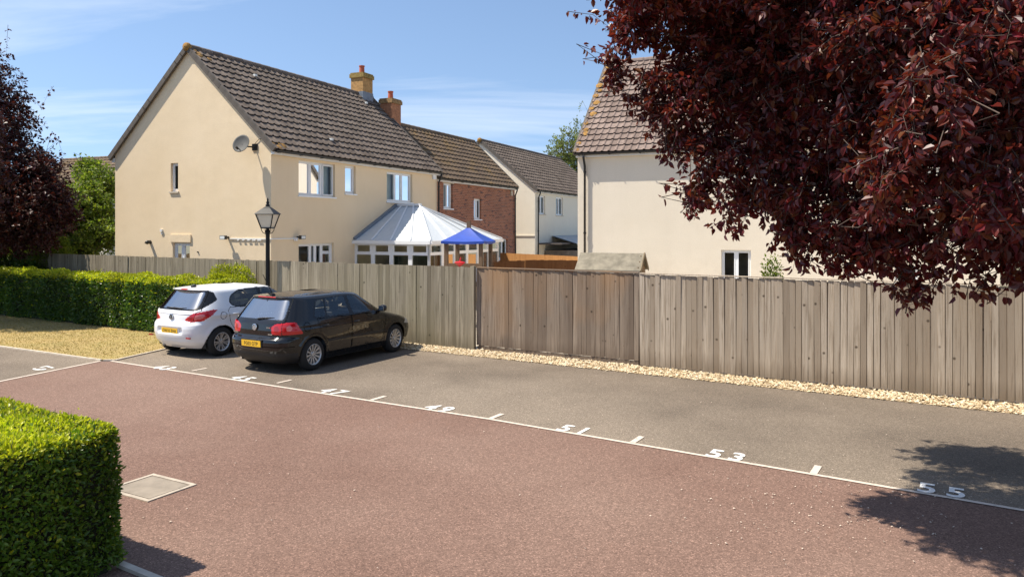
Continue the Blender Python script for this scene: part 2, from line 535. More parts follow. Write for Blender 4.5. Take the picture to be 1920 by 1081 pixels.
M['leaf_gold'] = leaf_mat('golden_leaf', [(0.155, 0.205, 0.018), (0.115, 0.175, 0.016), (0.205, 0.235, 0.028)], 0.36, 0.45, 0.35)
M['leaf_tree'] = leaf_mat('tree_leaf', [(0.13, 0.19, 0.022), (0.18, 0.235, 0.03), (0.085, 0.145, 0.018), (0.24, 0.27, 0.04)], 0.35, 0.5, 0.3)
M['leaf_pale'] = leaf_mat('willow_leaf', [(0.17, 0.20, 0.065), (0.21, 0.235, 0.085), (0.13, 0.165, 0.05)], 0.4, 0.6, 0.2)
M['bark'] = plain('bark', (0.085, 0.066, 0.055), 0.9, var=0.35, scale=12)
M['twig'] = plain('twig', (0.085, 0.058, 0.045), 0.85, var=0.3, scale=12)
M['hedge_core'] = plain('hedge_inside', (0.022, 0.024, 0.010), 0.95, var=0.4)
# ================================================================== ground
def sheet(name, pts, z, mat):
    m = MB(); m.quad([(p[0], p[1], z) for p in pts])
    o = m.build(name, mat); o['kind'] = 'structure'
    # keep face up
    if o.data.polygons[0].normal.z < 0: o.data.flip_normals()
    return o

sheet('ground', [(-600, -600), (600, -600), (600, 900), (-600, 900)], -0.03, M['soil'])
BAY0 = Vector((-8.30, 15.47, 0))                  # corner where the bay line starts
BAY1 = gp(917, 785.6); BAY2 = gp(1920, 957); BAY3 = BAY2 + (BAY2 - BAY1) * 2.2
LEFTC = Vector((-8.53, 15.47, 0)); LEFTD = gp(0, 715); LEFTD2 = LEFTD + (LEFTD - LEFTC) * 6
FO = Vector((-2.72, 17.95, 0)); FD = Vector((0.857, -0.515, 0)); FNV = Vector((-0.515, -0.857, 0))
gr_edge0 = FO + FD * (-9) + FNV * 0.62
gr_edge1 = FO + FD * 19 + FNV * 0.66
sheet('road', [LEFTC, BAY0, BAY1, BAY2, BAY3, (26, -30), (-26, -30), LEFTD2], 0.0, M['red_tarmac'])
LAWN_A, LAWN_B, LAWN_C = gp(0, 650), gp(190, 676), gp(216, 676)
LAWN_A2 = LAWN_A + (LAWN_A - LAWN_B) * 4
LAWN_D = Vector((-7.55, 18.3, 0))
sheet('parking_bays', [BAY0, BAY1, BAY2, BAY3, gr_edge1 + FD * 8, gr_edge1, gr_edge0, LAWN_D, LAWN_C], 0.002, M['asphalt'])
sheet('side_parking_bay', [LEFTC, LEFTD, LEFTD2, (-40, 0), LAWN_A2, LAWN_B], 0.002, M['asphalt'])
HB0, HB1 = Vector((-9.0, 19.35, 0)), Vector((-18.5, 24.9, 0))
sheet('lawn', [LAWN_C, LAWN_D, FO + FD * (-9), FO + FD * (-22), (-40, 40), (-44, 26), LAWN_A2, LAWN_B], 0.022, M['lawn'])
sheet('bounce_sheet', [FO + FD * (-9) - FNV * 0.3, FO + FD * 18 - FNV * 0.3, (17, 24), (10, 60), (-3, 60), (-7.3, 22.4)], -0.012, plain('bounce_pale', (0.52, 0.45, 0.35), 0.9, var=0.2, scale=3))  # unseen pale sheet, added to bounce sunlight onto the shaded house wall
gravel_bed = sheet('gravel_bed', [gr_edge0, gr_edge1, FO + FD * 19 + FNV * -0.2, FO + FD * (-9) + FNV * -0.2], 0.006,
                   plain('gravel_base', (0.40, 0.30, 0.18), 0.95, var=0.3, scale=30))

def strip(m, a, b, w, z, h=0.0):
    a, b = Vector(a), Vector(b); d = (b - a).normalized(); n = Vector((-d.y, d.x, 0)) * w / 2
    if h:
        m.raw([(*(p.xy), zz) for zz in (z, z + h) for p in (a - n, b - n, b + n, a + n)],
              [(3, 2, 1, 0), (4, 5, 6, 7), (0, 1, 5, 4), (1, 2, 6, 5), (2, 3, 7, 6), (3, 0, 4, 7)])
    else:
        m.quad([(*(p.xy), z) for p in (a - n, b - n, b + n, a + n)])

m = MB()
strip(m, BAY0, BAY1, 0.062, 0.008); strip(m, BAY1, BAY2, 0.060, 0.008); strip(m, BAY2, BAY3, 0.060, 0.008)
o = m.build('bay_line', M['line'], recalc=False); tag(o, kind='structure')
m = MB(); strip(m, LEFTC, LEFTD2, 0.07, 0.008)
o = m.build('side_bay_line', M['line'], recalc=False); tag(o, kind='structure')
m = MB()
strip(m, LAWN_A2, LAWN_B, 0.06, -0.02, 0.05); strip(m, LAWN_B + Vector((0.05, 0.0, 0)), LAWN_C, 0.06, -0.02, 0.049); strip(m, LAWN_C, LAWN_D, 0.06, -0.02, 0.048)
o = m.build('lawn_edging', plain('edging', (0.50, 0.43, 0.34), 0.9, var=0.2)); tag(o, kind='structure')
m = MB(); strip(m, gr_edge0 + E1 * 3, gr_edge1, 0.03, -0.02, 0.03)
# ticks between the bays
TICKS = [((357, 696), 0), ((517, 719), 0), ((694, 751), 1), ((917, 786), 1), ((1184, 831), 1), ((1524, 890), 1)]
for (uv, k) in TICKS:
    a = gp(*uv)
    m = MB(); strip(m, a + E2 * 0.03, a + E2 * 0.36, 0.06 + 0.02 * k, 0.010)
    o = m.build('bay_tick', M['line'], recalc=False); tag(o, kind='structure')

def text_mesh(name, txt, size, mat, extrude=0.0, offset=0.0, spacing=1.0, align='LEFT'):
    c = bpy.data.curves.new(name, 'FONT'); c.body = txt; c.size = size; c.extrude = extrude
    c.offset = offset; c.space_character = spacing; c.align_x = align; c.resolution_u = 3
    t = bpy.data.objects.new(name, c); COL.objects.link(t)
    dg = bpy.context.evaluated_depsgraph_get()
    me = bpy.data.meshes.new_from_object(t.evaluated_get(dg))
    bpy.data.objects.remove(t); bpy.data.curves.remove(c)
    me.materials.clear(); me.materials.append(mat); me.name = name
    return me

# painted bay numbers, read from the road
rz = math.atan2(E1.y, E1.x)
for txt, uv, where in (('43', (275, 691), 'behind the white car'), ('45', (420, 711), 'behind the black car'), ('47', (588, 736), 'in the empty bay next to the black car'), ('49', (784, 768), 'third from the black car'),
                       ('51', (1035, 808), 'in the middle of the bays'), ('53', (1316, 857), 'in the last fully sunlit bay'), ('55', (1716, 924), 'in the copper tree shadow')):
    p = gp(*uv) + E2 * 0.07
    o = inst('bay_number', text_mesh('bay_number', txt, 0.45, M['paint'], 0, 0.010, 1.38), None, (p.x, p.y, 0.010), (0, 0, rz), (0.86, 1.0, 1))
    tag(o, 'white painted bay number %s %s' % (txt, where), 'road marking', 'painted bay numbers')
p = gp(75, 695)
d = (LEFTC - LEFTD).normalized()
o = inst('bay_number', text_mesh('bay_number', '67', 0.45, M['paint'], 0, 0.010, 1.3), None, (p.x, p.y, 0.010), (0, 0, math.atan2(d.y, d.x)), (0.8, 1, 1))
tag(o, 'white number 67 painted on the asphalt left of the lawn', 'road marking', 'painted bay numbers')

# inspection cover in the road
A, B, C = gp(285, 888), gp(366, 908), gp(280, 942); D = A + C - B
ctr = (A + C) / 2
mc = thing('inspection_cover', 'square concrete filled inspection cover set in red tarmac beside near hedge', 'manhole cover', (ctr.x, ctr.y, 0), math.atan2((B - A).y, (B - A).x))
lx, ly = (B - A).length, (C - B).length
m = MB(); 
for (x0, x1, y0, y1) in ((-lx/2, lx/2, -ly/2, -ly/2+.045), (-lx/2, lx/2, ly/2-.045, ly/2), (-lx/2, -lx/2+.045, -ly/2+.046, ly/2-.046), (lx/2-.045, lx/2, -ly/2+.046, ly/2-.046)):
    m.box(x0, x1, y0, y1, -0.02, 0.012)
m.build('frame', plain('cover_frame', (0.40, 0.34, 0.27), 0.8, var=0.25), mc)
m = MB(); m.box(-lx/2+.06, lx/2-.06, -ly/2+.06, ly/2-.06, -0.02, 0.010)
m.build('concrete_panel', plain('cover_panel', (0.245, 0.205, 0.16), 0.9, var=0.18, scale=5), mc)
m = MB(); m.box(-lx/2+.046, lx/2-.046, -ly/2+.046, ly/2-.046, -0.02, 0.003)
m.build('joint', plain('cover_joint', (0.13, 0.09, 0.06), 0.95, var=0.3), mc)

# kerb edging at the foot of the near hedge
m = MB(); strip(m, gp(225, 1060), gp(225, 1060) + E1 * 0.75, 0.06, -0.02, 0.05)
o = m.build('hedge_kerb', plain('hedge_edging', (0.50, 0.45, 0.38), 0.85, var=0.15)); tag(o, kind='structure')

# ================================================================== fence
random.seed(5)
def board_meshes(mat, n, w, h, seed):
    rr = random.Random(seed); out = []
    for i in range(n):
        m = MB(); ww = (w - 0.018) * rr.uniform(0.875, 0.955)
        t0, t1 = rr.uniform(0.014, 0.021), rr.uniform(0.009, 0.012)
        bow = rr.uniform(-0.006, 0.006)
        top = h + rr.uniform(-0.008, 0.008)
        nz = 4
        vs = []; fs = []
        for k in range(nz + 1):
            z = top * k / nz; b = bow * math.sin(math.pi * k / nz)
            vs += [(-ww/2 + b, 0, z), (ww/2 + b, 0, z), (ww/2 + b, -t1, z), (-ww/2 + b, -t0, z)]
        for k in range(nz):
            for e in range(4):
                a, c = k*4 + e, k*4 + (e+1) % 4
                fs.append((a, c, c+4, a+4))
        fs += [(3, 2, 1, 0), tuple(nz*4 + e for e in range(4))]
        m.raw(vs, fs)
        out.append(m.mesh('board', mat))
    return out

def fence(name, label, t0, t1, off, zb, zt, mat, seed, cap=True, pitch=0.104, gboard=None, post_every=2.9):
    rr = random.Random(seed)
    o0 = FO + FD * t0 + FNV * off
    rzz = math.atan2(FD.y, FD.x)
    root = thing(name, label, 'fence', (o0.x, o0.y, 0), rzz)
    L = t1 - t0
    ms = board_meshes(mat, 7, pitch + 0.018, zt - zb, seed)
    n = int(L / pitch)
    run = 0.0
    for i in range(n):
        x = (i + 0.5) * L / n
        dz = rr.gauss(0, 0.004)
        inst('board', rr.choice(ms), root, (x, -0.018 + rr.uniform(-0.006, 0.003), zb + dz), (rr.gauss(0, 0.004), rr.gauss(0, 0.0035), 0.045 + rr.gauss(0, 0.02)))
    for zr in (zb + 0.22, (zb + zt) / 2, zt - 0.22):
        m = MB(); m.box(0.0, L, 0.0, 0.045, zr - 0.035, zr + 0.035); m.build('rail', mat, root)
    m = MB(); m.box(0.0, L, -0.012, -0.004, zb + 0.02, zt - 0.02); m.build('backing_board', mat, root)
    k = max(1, int(round(L / post_every)))
    for i in range(k + 1):
        x = min(max(i * L / k, 0.05), L - 0.05)
        m = MB(); m.box(x - 0.045, x + 0.045, 0.047, 0.14, -0.05, zt - 0.01); m.build('post', mat, root)
    if cap:
        m = MB(); m.box(0, L, -0.055, 0.03, zt + 0.012, zt + 0.032); m.build('capping_rail', mat, root)
    if gboard:
        m = MB(); m.box(0.01, L - 0.01, -0.025, 0.02, -0.03, zb - 0.012); m.build('gravel_board', mat, root)
    return root

fence('boundary_fence', 'long weathered grey featheredge fence run behind the cars and hedge', -17.2, 2.17, 0.07, 0.05, 1.885, M['fence_green'], 1, cap=False, gboard=True)
m = MB(); m.box(-0.06, 0.035, -0.045, 0.05, -0.05, 1.905)
pp = m.build('fence_post', M['fence_green']); pp.location = FO + FD * 2.22 + FNV * 0.085; pp.rotation_euler = (0, 0, math.atan2(FD.y, FD.x))
tag(pp, 'pale square fence post where grey and brown fence runs meet', 'post')
fence('boundary_fence', 'short brownish fence run of narrow boards in the middle, orange stained low down', 2.27, 6.12, 0.0, 0.13, 1.855, M['fence_mid'], 2, gboard=True)
fence('boundary_fence', 'pale grey fence run on the right, under the copper tree', 6.16, 17.5, 0.05, 0.065, 1.845, M['fence'], 3, gboard=True)

# gravel strip: loose pale stones
rng = np.random.default_rng(3)
def stones(name, n, sampler, smin, smax, mat):
    base = np.array([(1, 0, 0), (0, 1, 0), (-1, 0, 0), (0, -1, 0), (0, 0, 1), (0, 0, -1)], float)
    tri = np.array([(0, 1, 4), (1, 2, 4), (2, 3, 4), (3, 0, 4), (1, 0, 5), (2, 1, 5), (3, 2, 5), (0, 3, 5)])
    P = sampler(n); s = rng.uniform(smin, smax, (n, 1)) * rng.uniform(0.6, 1.3, (n, 3)); s[:, 2] *= 0.6
    a = rng.uniform(0, 6.283, n); ca, sa = np.cos(a), np.sin(a)
    V = base[None] * s[:, None, :] * rng.uniform(0.75, 1.25, (n, 6, 1))
    X = V[..., 0] * ca[:, None] - V[..., 1] * sa[:, None]; Y = V[..., 0] * sa[:, None] + V[..., 1] * ca[:, None]
    tilt = rng.normal(0, 0.35, (n, 1)); Z = V[..., 2] + X * tilt
    V = np.stack([X, Y, Z], -1) + P[:, None, :]
    F = tri[None] + (np.arange(n) * 6)[:, None, None]
    return np_mesh(name, V.reshape(-1, 3), F.reshape(-1, 3), mat)
def gravel_mat():
    t = NT('gravel_stone'); r = t.rnd()
    t.base(t.ramp(r, [(0.0, (0.27, 0.19, 0.10)), (0.35, (0.46, 0.35, 0.21)), (0.7, (0.60, 0.48, 0.31)), (1.0, (0.68, 0.60, 0.46))]))
    t.set(Roughness=0.85); return t.m
M['gravel'] = gravel_mat()
def smp(n):
    t = rng.uniform(-8.5, 18, n); w = rng.uniform(0, 1, n) ** 0.9 * 0.66
    w += rng.normal(0, 0.025, n)
    P = np.array(FO)[None] + t[:, None] * np.array(FD) + w[:, None] * np.array(FNV)
    P[:, 2] = 0.012 + 0.03 * np.clip(1 - w / 0.62, 0, 1) + rng.uniform(0, 0.012, n)
    return P
o = bpy.data.objects.new('gravel', stones('gravel', 15000, smp, 0.014, 0.034, M['gravel'])); link(o)
tag(o, 'strip of loose pale honey gravel along the foot of the fence', 'gravel', kind='stuff')
# grit and blossom litter on the tarmac
def smp2(n):
    k = n // 2
    c = np.array([(2.9, 7.6), (3.4, 6.9), (2.2, 7.2), (3.6, 8.0)])[rng.integers(0, 4, n)]
    P = np.zeros((n, 3)); P[:, :2] = c + rng.normal(0, 0.55, (n, 2))
    P[k:, 0] = rng.uniform(-7, 6, n - k); P[k:, 1] = rng.uniform(5.5, 15, n - k)
    P[:, 2] = 0.012; return P
o = bpy.data.objects.new('litter', stones('litter', 420, smp2, 0.004, 0.011, plain('litter', (0.55, 0.45, 0.36), 0.9, var=0.4, scale=2))); link(o)
tag(o, 'tiny pale grit and fallen petals scattered over the tarmac', 'litter', kind='stuff')

# dry grass blades
def grass(name, poly, n, h, mat, z):
    poly = np.array([(p[0], p[1]) for p in poly]); lo, hi = poly.min(0), poly.max(0)
    P = rng.uniform(lo, hi, (n, 2)); ins = np.zeros(n, bool); j = len(poly) - 1
    for i in range(len(poly)):
        a, b = poly[i], poly[j]
        c = ((a[1] > P[:, 1]) != (b[1] > P[:, 1])) & (P[:, 0] < (b[0] - a[0]) * (P[:, 1] - a[1]) / (b[1] - a[1] + 1e-9) + a[0])
        ins ^= c; j = i
    P = P[ins]; n = len(P)
    a = rng.uniform(0, 6.283, n); w = rng.uniform(0.004, 0.010, n); hh = h * rng.uniform(0.4, 1.3, n)
    lean = rng.normal(0, 0.45, (n, 2)) * hh[:, None]
    d = np.stack([np.cos(a), np.sin(a)], 1) * w[:, None]
    V = np.zeros((n, 3, 3)); V[:, 0, :2] = P - d; V[:, 1, :2] = P + d; V[:, 2, :2] = P + lean
    V[:, :2, 2] = z; V[:, 2, 2] = z + hh
    return np_mesh(name, V.reshape(-1, 3), np.arange(n * 3).reshape(-1, 3), mat)
gm = leaf_mat('grass_blade', [(0.37, 0.26, 0.10), (0.32, 0.24, 0.085), (0.40, 0.285, 0.12), (0.25, 0.225, 0.07)], 0.25, 0.7, 0.2)
o = bpy.data.objects.new('grass', grass('grass', [LAWN_C, LAWN_D, HB0 + Vector((1, -.6, 0)), HB1, (-20, 21), LAWN_A, LAWN_B], 60000, 0.03, gm, 0.02)); link(o)
tag(o, 'short dry yellowing lawn grass in front of the hedge', 'grass', kind='stuff')
# ================================================================== houses
def wall_face(m, to, u0, u1, z0, z1, openings, rev=0.11, back=0.25):
    """outer wall face in a frame to(u, n, z) with recessed openings"""
    us = sorted({u0, u1, *[a for o in openings for a in o[:2]]})
    zs = sorted({z0, z1, *[a for o in openings for a in o[2:4]]})
    for i in range(len(us) - 1):
        for j in range(len(zs) - 1):
            cu, cz = (us[i] + us[i+1]) / 2, (zs[j] + zs[j+1]) / 2
            if any(o[0] < cu < o[1] and o[2] < cz < o[3] for o in openings): continue
            m.quad([to(us[i], 0, zs[j]), to(us[i+1], 0, zs[j]), to(us[i+1], 0, zs[j+1]), to(us[i], 0, zs[j+1])])
    for (a, b, c, d) in [o[:4] for o in openings]:
        e = -rev - 0.1
        m.quad([to(a, 0, c), to(a, 0, d), to(a, e, d), to(a, e, c)]); m.quad([to(b, 0, c), to(b, 0, d), to(b, e, d), to(b, e, c)])
        m.quad([to(a, 0, c), to(b, 0, c), to(b, e, c), to(a, e, c)]); m.quad([to(a, 0, d), to(b, 0, d), to(b, e, d), to(a, e, d)])

def tbox(m, to, u0, u1, n0, n1, z0, z1, mi=0):
    vs = [to(u, n, z) for z in (z0, z1) for n in (n0, n1) for u in (u0, u1)]
    m.raw(vs, [(0, 2, 3, 1), (4, 5, 7, 6), (0, 1, 5, 4), (2, 6, 7, 3), (0, 4, 6, 2), (1, 3, 7, 5)], mi)

def window(parent, to, a, b, c, d, splits, sill=True, curtain=None, transom=None, fw=0.055, rev=0.09, open_sash=None, sill_mat=None, blind=0):
    """splits: fractions of the mullions; frame is the part, panes and sill its sub-parts"""
    m = MB()
    n0, n1 = -rev - 0.06, -rev
    tbox(m, to, a, b, n0, n1, c, c + fw); tbox(m, to, a, b, n0, n1, d - fw, d)
    tbox(m, to, a, a + fw, n0, n1, c + fw, d - fw); tbox(m, to, b - fw, b, n0, n1, c + fw, d - fw)
    edges = [a + fw] + [a + (b - a) * s for s in splits] + [b - fw]
    for s in splits:
        x = a + (b - a) * s
        tbox(m, to, x - fw * 0.6, x + fw * 0.6, n0, n1 + 0.004, c + fw, d - fw)
    if transom:
        tbox(m, to, a + fw, b - fw, n0, n1 + 0.003, c + (d - c) * transom - 0.03, c + (d - c) * transom + 0.03)
    # slimmer sash frames inside
    sf = 0.03
    for i in range(len(edges) - 1):
        x0 = edges[i] + (fw * 0.6 if i else 0); x1 = edges[i+1] - (fw * 0.6 if i < len(edges) - 2 else 0)
        nn = n1 + (0.05 if open_sash == i else 0.012)
        tbox(m, to, x0, x0 + sf, n0, nn, c + fw, d - fw); tbox(m, to, x1 - sf, x1, n0, nn, c + fw, d - fw)
        tbox(m, to, x0 + sf, x1 - sf, n0, nn, c + fw, c + fw + sf); tbox(m, to, x0 + sf, x1 - sf, n0, nn, d - fw - sf, d - fw)
    w = m.build('window', M['upvc'], parent)
    for i in range(len(edges) - 1):
        x0 = edges[i] + (fw * 0.6 if i else 0) + sf; x1 = edges[i+1] - (fw * 0.6 if i < len(edges) - 2 else 0) - sf
        g = MB(); nn = n1 - 0.02
        g.quad([to(x0, nn, c + fw + sf), to(x1, nn, c + fw + sf), to(x1, nn, d - fw - sf), to(x0, nn, d - fw - sf)])
        g.build('pane', M['glass'], w)
    if sill:
        g = MB(); tbox(g, to, a - 0.04, b + 0.04, -rev - 0.02, 0.045, c - 0.05, c - 0.003)
        g.build('sill', sill_mat or M['upvc'], w)
    # room behind the glass
    g = MB(); e = -rev - 0.9
    g.quad([to(a - .3, e, c - .3), to(b + .3, e, c - .3), to(b + .3, e, d + .3), to(a - .3, e, d + .3)])
    g.build('room_back', M['room'], w)
    if curtain:
        for (q0, q1) in curtain:
            g = MB(); k = max(3, int((q1 - q0) * (b - a) / 0.05)); pts = []
            for i in range(k + 1):
                u = a + (b - a) * (q0 + (q1 - q0) * i / k)
                pts.append((u, -rev - 0.16 - 0.025 * (i % 2)))
            for i in range(k):
                (ua, na), (ub, nb) = pts[i], pts[i+1]
                g.quad([to(ua, na, c), to(ub, nb, c), to(ub, nb, d), to(ua, na, d)])
            g.build('curtain', M['curtain'], w, smooth=False, recalc=False)
    return w

def tile_mesh(w, l, mat, rr):
    """interlocking roman tile: pan and roll, nose edge showing; local x across, y up the slope, z out"""
    m = MB()
    prof = [(0.0, 0.006), (0.10, 0.030), (0.20, 0.036), (0.30, 0.028), (0.40, 0.006), (0.72, 0.0), (1.0, 0.005)]
    th = 0.004; lift = 0.052
    j = rr.uniform(-0.003, 0.003)
    vs = []; k = len(prof)
    for (y, dz) in ((0.0, lift + j), (l, 0.004)):
        for (px, pz) in prof: vs.append((px * w, y, pz + dz + 0.012))
    for (px, pz) in prof: vs.append((px * w, 0.002, pz + lift + j + 0.012 - th - 0.010))
    fs = [(i, i+1, k+i+1, k+i) for i in range(k-1)] + [(2*k+i, 2*k+i+1, i+1, i) for i in range(k-1)]
    m.raw(vs, fs)
    return m.mesh('roof_tile', mat, recalc=False)

def slope(parent, roofpart, x0, x1, origin, upv, length, mat, seed, tw, gauge, n_single, near=lambda x, r: x):
    """cover one slope with tiles; the n_single that show largest are objects, the rest one part"""
    rr = random.Random(seed)
    upv = Vector(upv).normalized(); xv = Vector((1, 0, 0)); nv = xv.cross(upv)
    if nv.z < 0: nv = -nv
    Rm = Matrix((xv, upv, xv.cross(upv))).transposed()
    flip = xv.cross(upv).z < 0
    rot = Rm.to_euler()
    ncol = int(round((x1 - x0) / tw)); tw = (x1 - x0) / ncol
    nrow = int(round(length / gauge)); gauge = length / nrow
    ms = [tile_mesh(tw, gauge + 0.06, mat, rr) for _ in range(5)]
    cells = [(near(x0 + c * tw, r * gauge), c, r) for c in range(ncol) for r in range(nrow)]
    cells.sort()
    rest_v = []; rest_f = []; nv0 = 0
    for i, (_, c, r) in enumerate(cells):
        p = Vector(origin) + xv * (x0 + c * tw) + upv * (r * gauge)
        me = ms[rr.randrange(5)]
        q = rot.copy(); 
        if i < n_single:
            q.rotate_axis('Z', rr.gauss(0, 0.004))
            inst('roof_tile', me, roofpart, p, q)
        else:
            vv = [p + Rm @ v.co for v in me.vertices]
            rest_v += [tuple(v) for v in vv]
            rest_f += [tuple(k + nv0 for k in f.vertices) for f in me.polygons]; nv0 += len(vv)
    if rest_v:
        me = np_mesh('roof_tiles', np.array(rest_v), np.array(rest_f), mat)
        o = bpy.data.objects.new('roof_tiles', me); link(o, roofpart); o['kind'] = 'stuff'
    return tw, gauge

def gable_house(name, label, loc, rz, length, depth, eave, ridge, wall_mat, tmat, fo, go, tw=0.3, gauge=0.34, n_single=0, near=None,
                verge=0.06, over=0.22, seed=1, back_tiles=False, lich=True, cat='house'):
    """front wall y=0 facing -y, gables x=0 and x=length"""
    root = thing(name, label, cat, loc, rz)
    front = lambda u, n, z: Vector((u, -n, z))
    gab = lambda u, n, z: Vector((-n, u, z))
    m = MB()
    wall_face(m, front, 0, length, -0.1, eave, fo)
    wall_face(m, gab, 0, depth, -0.1, eave, go)
    m.quad([(0, 0, eave), (0, depth, eave), (0, depth / 2, ridge - 0.06)])
    m.quad([(length, 0, -0.1), (length, depth, -0.1), (length, depth, eave), (length, 0, eave)])
    m.quad([(length, 0, eave), (length, depth, eave), (length, depth / 2, ridge - 0.06)])
    m.quad([(0, depth, -0.1), (length, depth, -0.1), (length, depth, eave), (0, depth, eave)])
    m.build('wall', wall_mat, root)
    # roof shell
    h = depth / 2; sl = (ridge - eave) / h
    ez = eave - over * sl
    m = MB()
    x0, x1 = -verge, length + verge
    for s in (0, 1):
        ye = -over if s == 0 else depth + over
        a, b, c, d = (x0, ye, ez), (x1, ye, ez), (x1, h, ridge), (x0, h, ridge)
        m.quad([a, b, c, d]); t = 0.07
        m.quad([(a[0], a[1], a[2]-t), (b[0], b[1], b[2]-t), (c[0], c[1], c[2]-t), (d[0], d[1], d[2]-t)])
        m.quad([a, d, (d[0], d[1], d[2]-t), (a[0], a[1], a[2]-t)]); m.quad([b, c, (c[0], c[1], c[2]-t), (b[0], b[1], b[2]-t)])
        m.quad([a, b, (b[0], b[1], b[2]-t), (a[0], a[1], a[2]-t)])
    roof = m.build('roof', plain(name + '_roof_deck', (0.05, 0.038, 0.032), 0.9, var=0.2), root)
    slen = math.hypot(h + over, ridge - ez)
    slope(root, roof, x0, x1, (0, -over - 0.02, ez - 0.02 * sl), (0, 1, sl), slen, tmat, seed, tw, gauge, n_single, near or (lambda x, r: x))
    if back_tiles:
        slope(root, roof, x0, x1, (0, depth + over + 0.02, ez - 0.02 * sl), (0, -1, sl), slen, tmat, seed + 9, tw, gauge, 0)
    # ridge tiles
    nr = int((x1 - x0) / 0.45); rl = (x1 - x0) / nr
    m = MB(); m.tube([(0, 0, 0), (rl * 1.04, 0, 0)], [0.115, 0.125], 10)
    rm = m.mesh('ridge_tile', tmat, smooth=False)
    for i in range(nr):
        inst('ridge_tile', rm, roof, (x0 + i * rl, h, ridge + 0.005))
    # stepped verge caps on both gables, both slopes
    nrow = int(round(slen / gauge)); g = slen / nrow
    ang = math.atan(sl)
    m = MB(); m.box(0, g * 1.05, -0.045, 0.03, -0.10, 0.062)
    vm = m.mesh('verge_cap', plain(name + '_verge', (0.10, 0.085, 0.072), 0.85, var=0.25))
    for xx, fl in ((x0 - 0.02, 1), (x1 + 0.02, -1)):
        for s in (0, 1):
            for i in range(nrow):
                d = i * g
                y = -over + d * math.cos(ang) if s == 0 else depth + over - d * math.cos(ang)
                rzv = R(90) if s == 0 else R(-90)
                inst('verge_cap', vm, roof, (xx, y, ez + d * math.sin(ang) + 0.012), (0, -ang, rzv))
    # moss at gable ends
    if lich:
        m = MB(); m.lathe([(0.02, -0.05), (0.13, -0.03), (0.15, 0.05), (0.12, 0.12), (0.02, 0.13)], 10, Matrix.Translation((x0 - 0.05, h, ridge + 0.01)) @ Matrix.Rotation(R(90), 4, 'Y'))
        m.build('ridge_end_cap', M['moss'], roof, smooth=True)
    # fascia, gutter, bracket
    for (yf, sg) in ((0.0, -1), (depth, 1)):
        m = MB(); ya, yb = sorted((yf + sg * 0.015, yf + sg * (over - 0.06)))
        m.box(-0.02, length + 0.02, ya, yb, ez - 0.13, ez + 0.02)
        m.build('fascia', M['fascia'], root)
        m = MB(); yg = yf + sg * (over + 0.02)
        pr = [(0.055 * math.cos(a), 0.055 * math.sin(a)) for a in [math.pi + math.pi * i / 8 for i in range(9)]]
        pr2 = [(0.047 * math.cos(a), 0.047 * math.sin(a)) for a in [2 * math.pi - math.pi * i / 8 for i in range(9)]]
        loop = pr + pr2; k = len(loop)
        vs = [(x, yg + p[0], ez - 0.015 + p[1]) for x in (x0 + 0.02, x1 - 0.02) for p in loop]
        m.raw(vs, [(i, (i+1) % k, k + (i+1) % k, k + i) for i in range(k)] + [tuple(range(k))[::-1], tuple(range(k, 2*k))])
        gt = m.build('gutter', M['gutter'], root)
        if sg < 0:
            for i in range(int(length / 1.0) + 1):
                b = MB(); b.box(0.1 + i * 1.0, 0.13 + i * 1.0, yg - 0.062, yg + 0.07, ez - 0.085, ez - 0.068); b.build('gutter_bracket', M['gutter'], gt)
    return root, dict(front=front, gable=gab, ez=ez, over=over, h=h, ridge=ridge, roof=roof)

def downpipe(root, x, ytop, ez, y=-0.09, x_off=0.0):
    m = MB()
    m.tube([(x, ytop, ez - 0.05), (x, ytop, ez - 0.16), (x + x_off, y, ez - 0.42), (x + x_off, y, 0.0)], 0.038, 8)
    o = m.build('downpipe', M['gutter'], root, smooth=True)
    for z in (1.0, 2.6, ez - 0.6):
        m = MB(); m.tube([(x + x_off, y, z - 0.03), (x + x_off, y, z + 0.03)], 0.050, 8); m.build('pipe_collar', M['gutter'], o)

def chimney(root, x, y, z0, z1, w, d, mat, capmat, flash=True):
    m = MB(); m.box(x - w/2, x + w/2, y - d/2, y + d/2, z0, z1 - 0.22)
    c = m.build('chimney', mat, root)
    m = MB(); m.box(x - w/2 - .05, x + w/2 + .05, y - d/2 - .05, y + d/2 + .05, z1 - 0.218, z1 - 0.06); m.box(x - w/2 - .02, x + w/2 + .02, y - d/2 - .02, y + d/2 + .02, z1 - 0.06, z1)
    m.build('corbel', capmat, c)
    m = MB(); m.lathe([(0.12, z1), (0.115, z1 + 0.12), (0.105, z1 + 0.30), (0.125, z1 + 0.31), (0.125, z1 + 0.36), (0.085, z1 + 0.36), (0.08, z1 + 0.05)], 14, Matrix.Translation((x, y, 0)))
    m.build('chimney_pot', M['pot'], c, smooth=False)
    if flash:
        m = MB(); m.box(x - w/2 - .015, x + w/2 + .015, y - d/2 - .018, y + d/2 + .015, z0, z0 + 0.62)
        m.build('flashing', M['lead'], c)
    return c

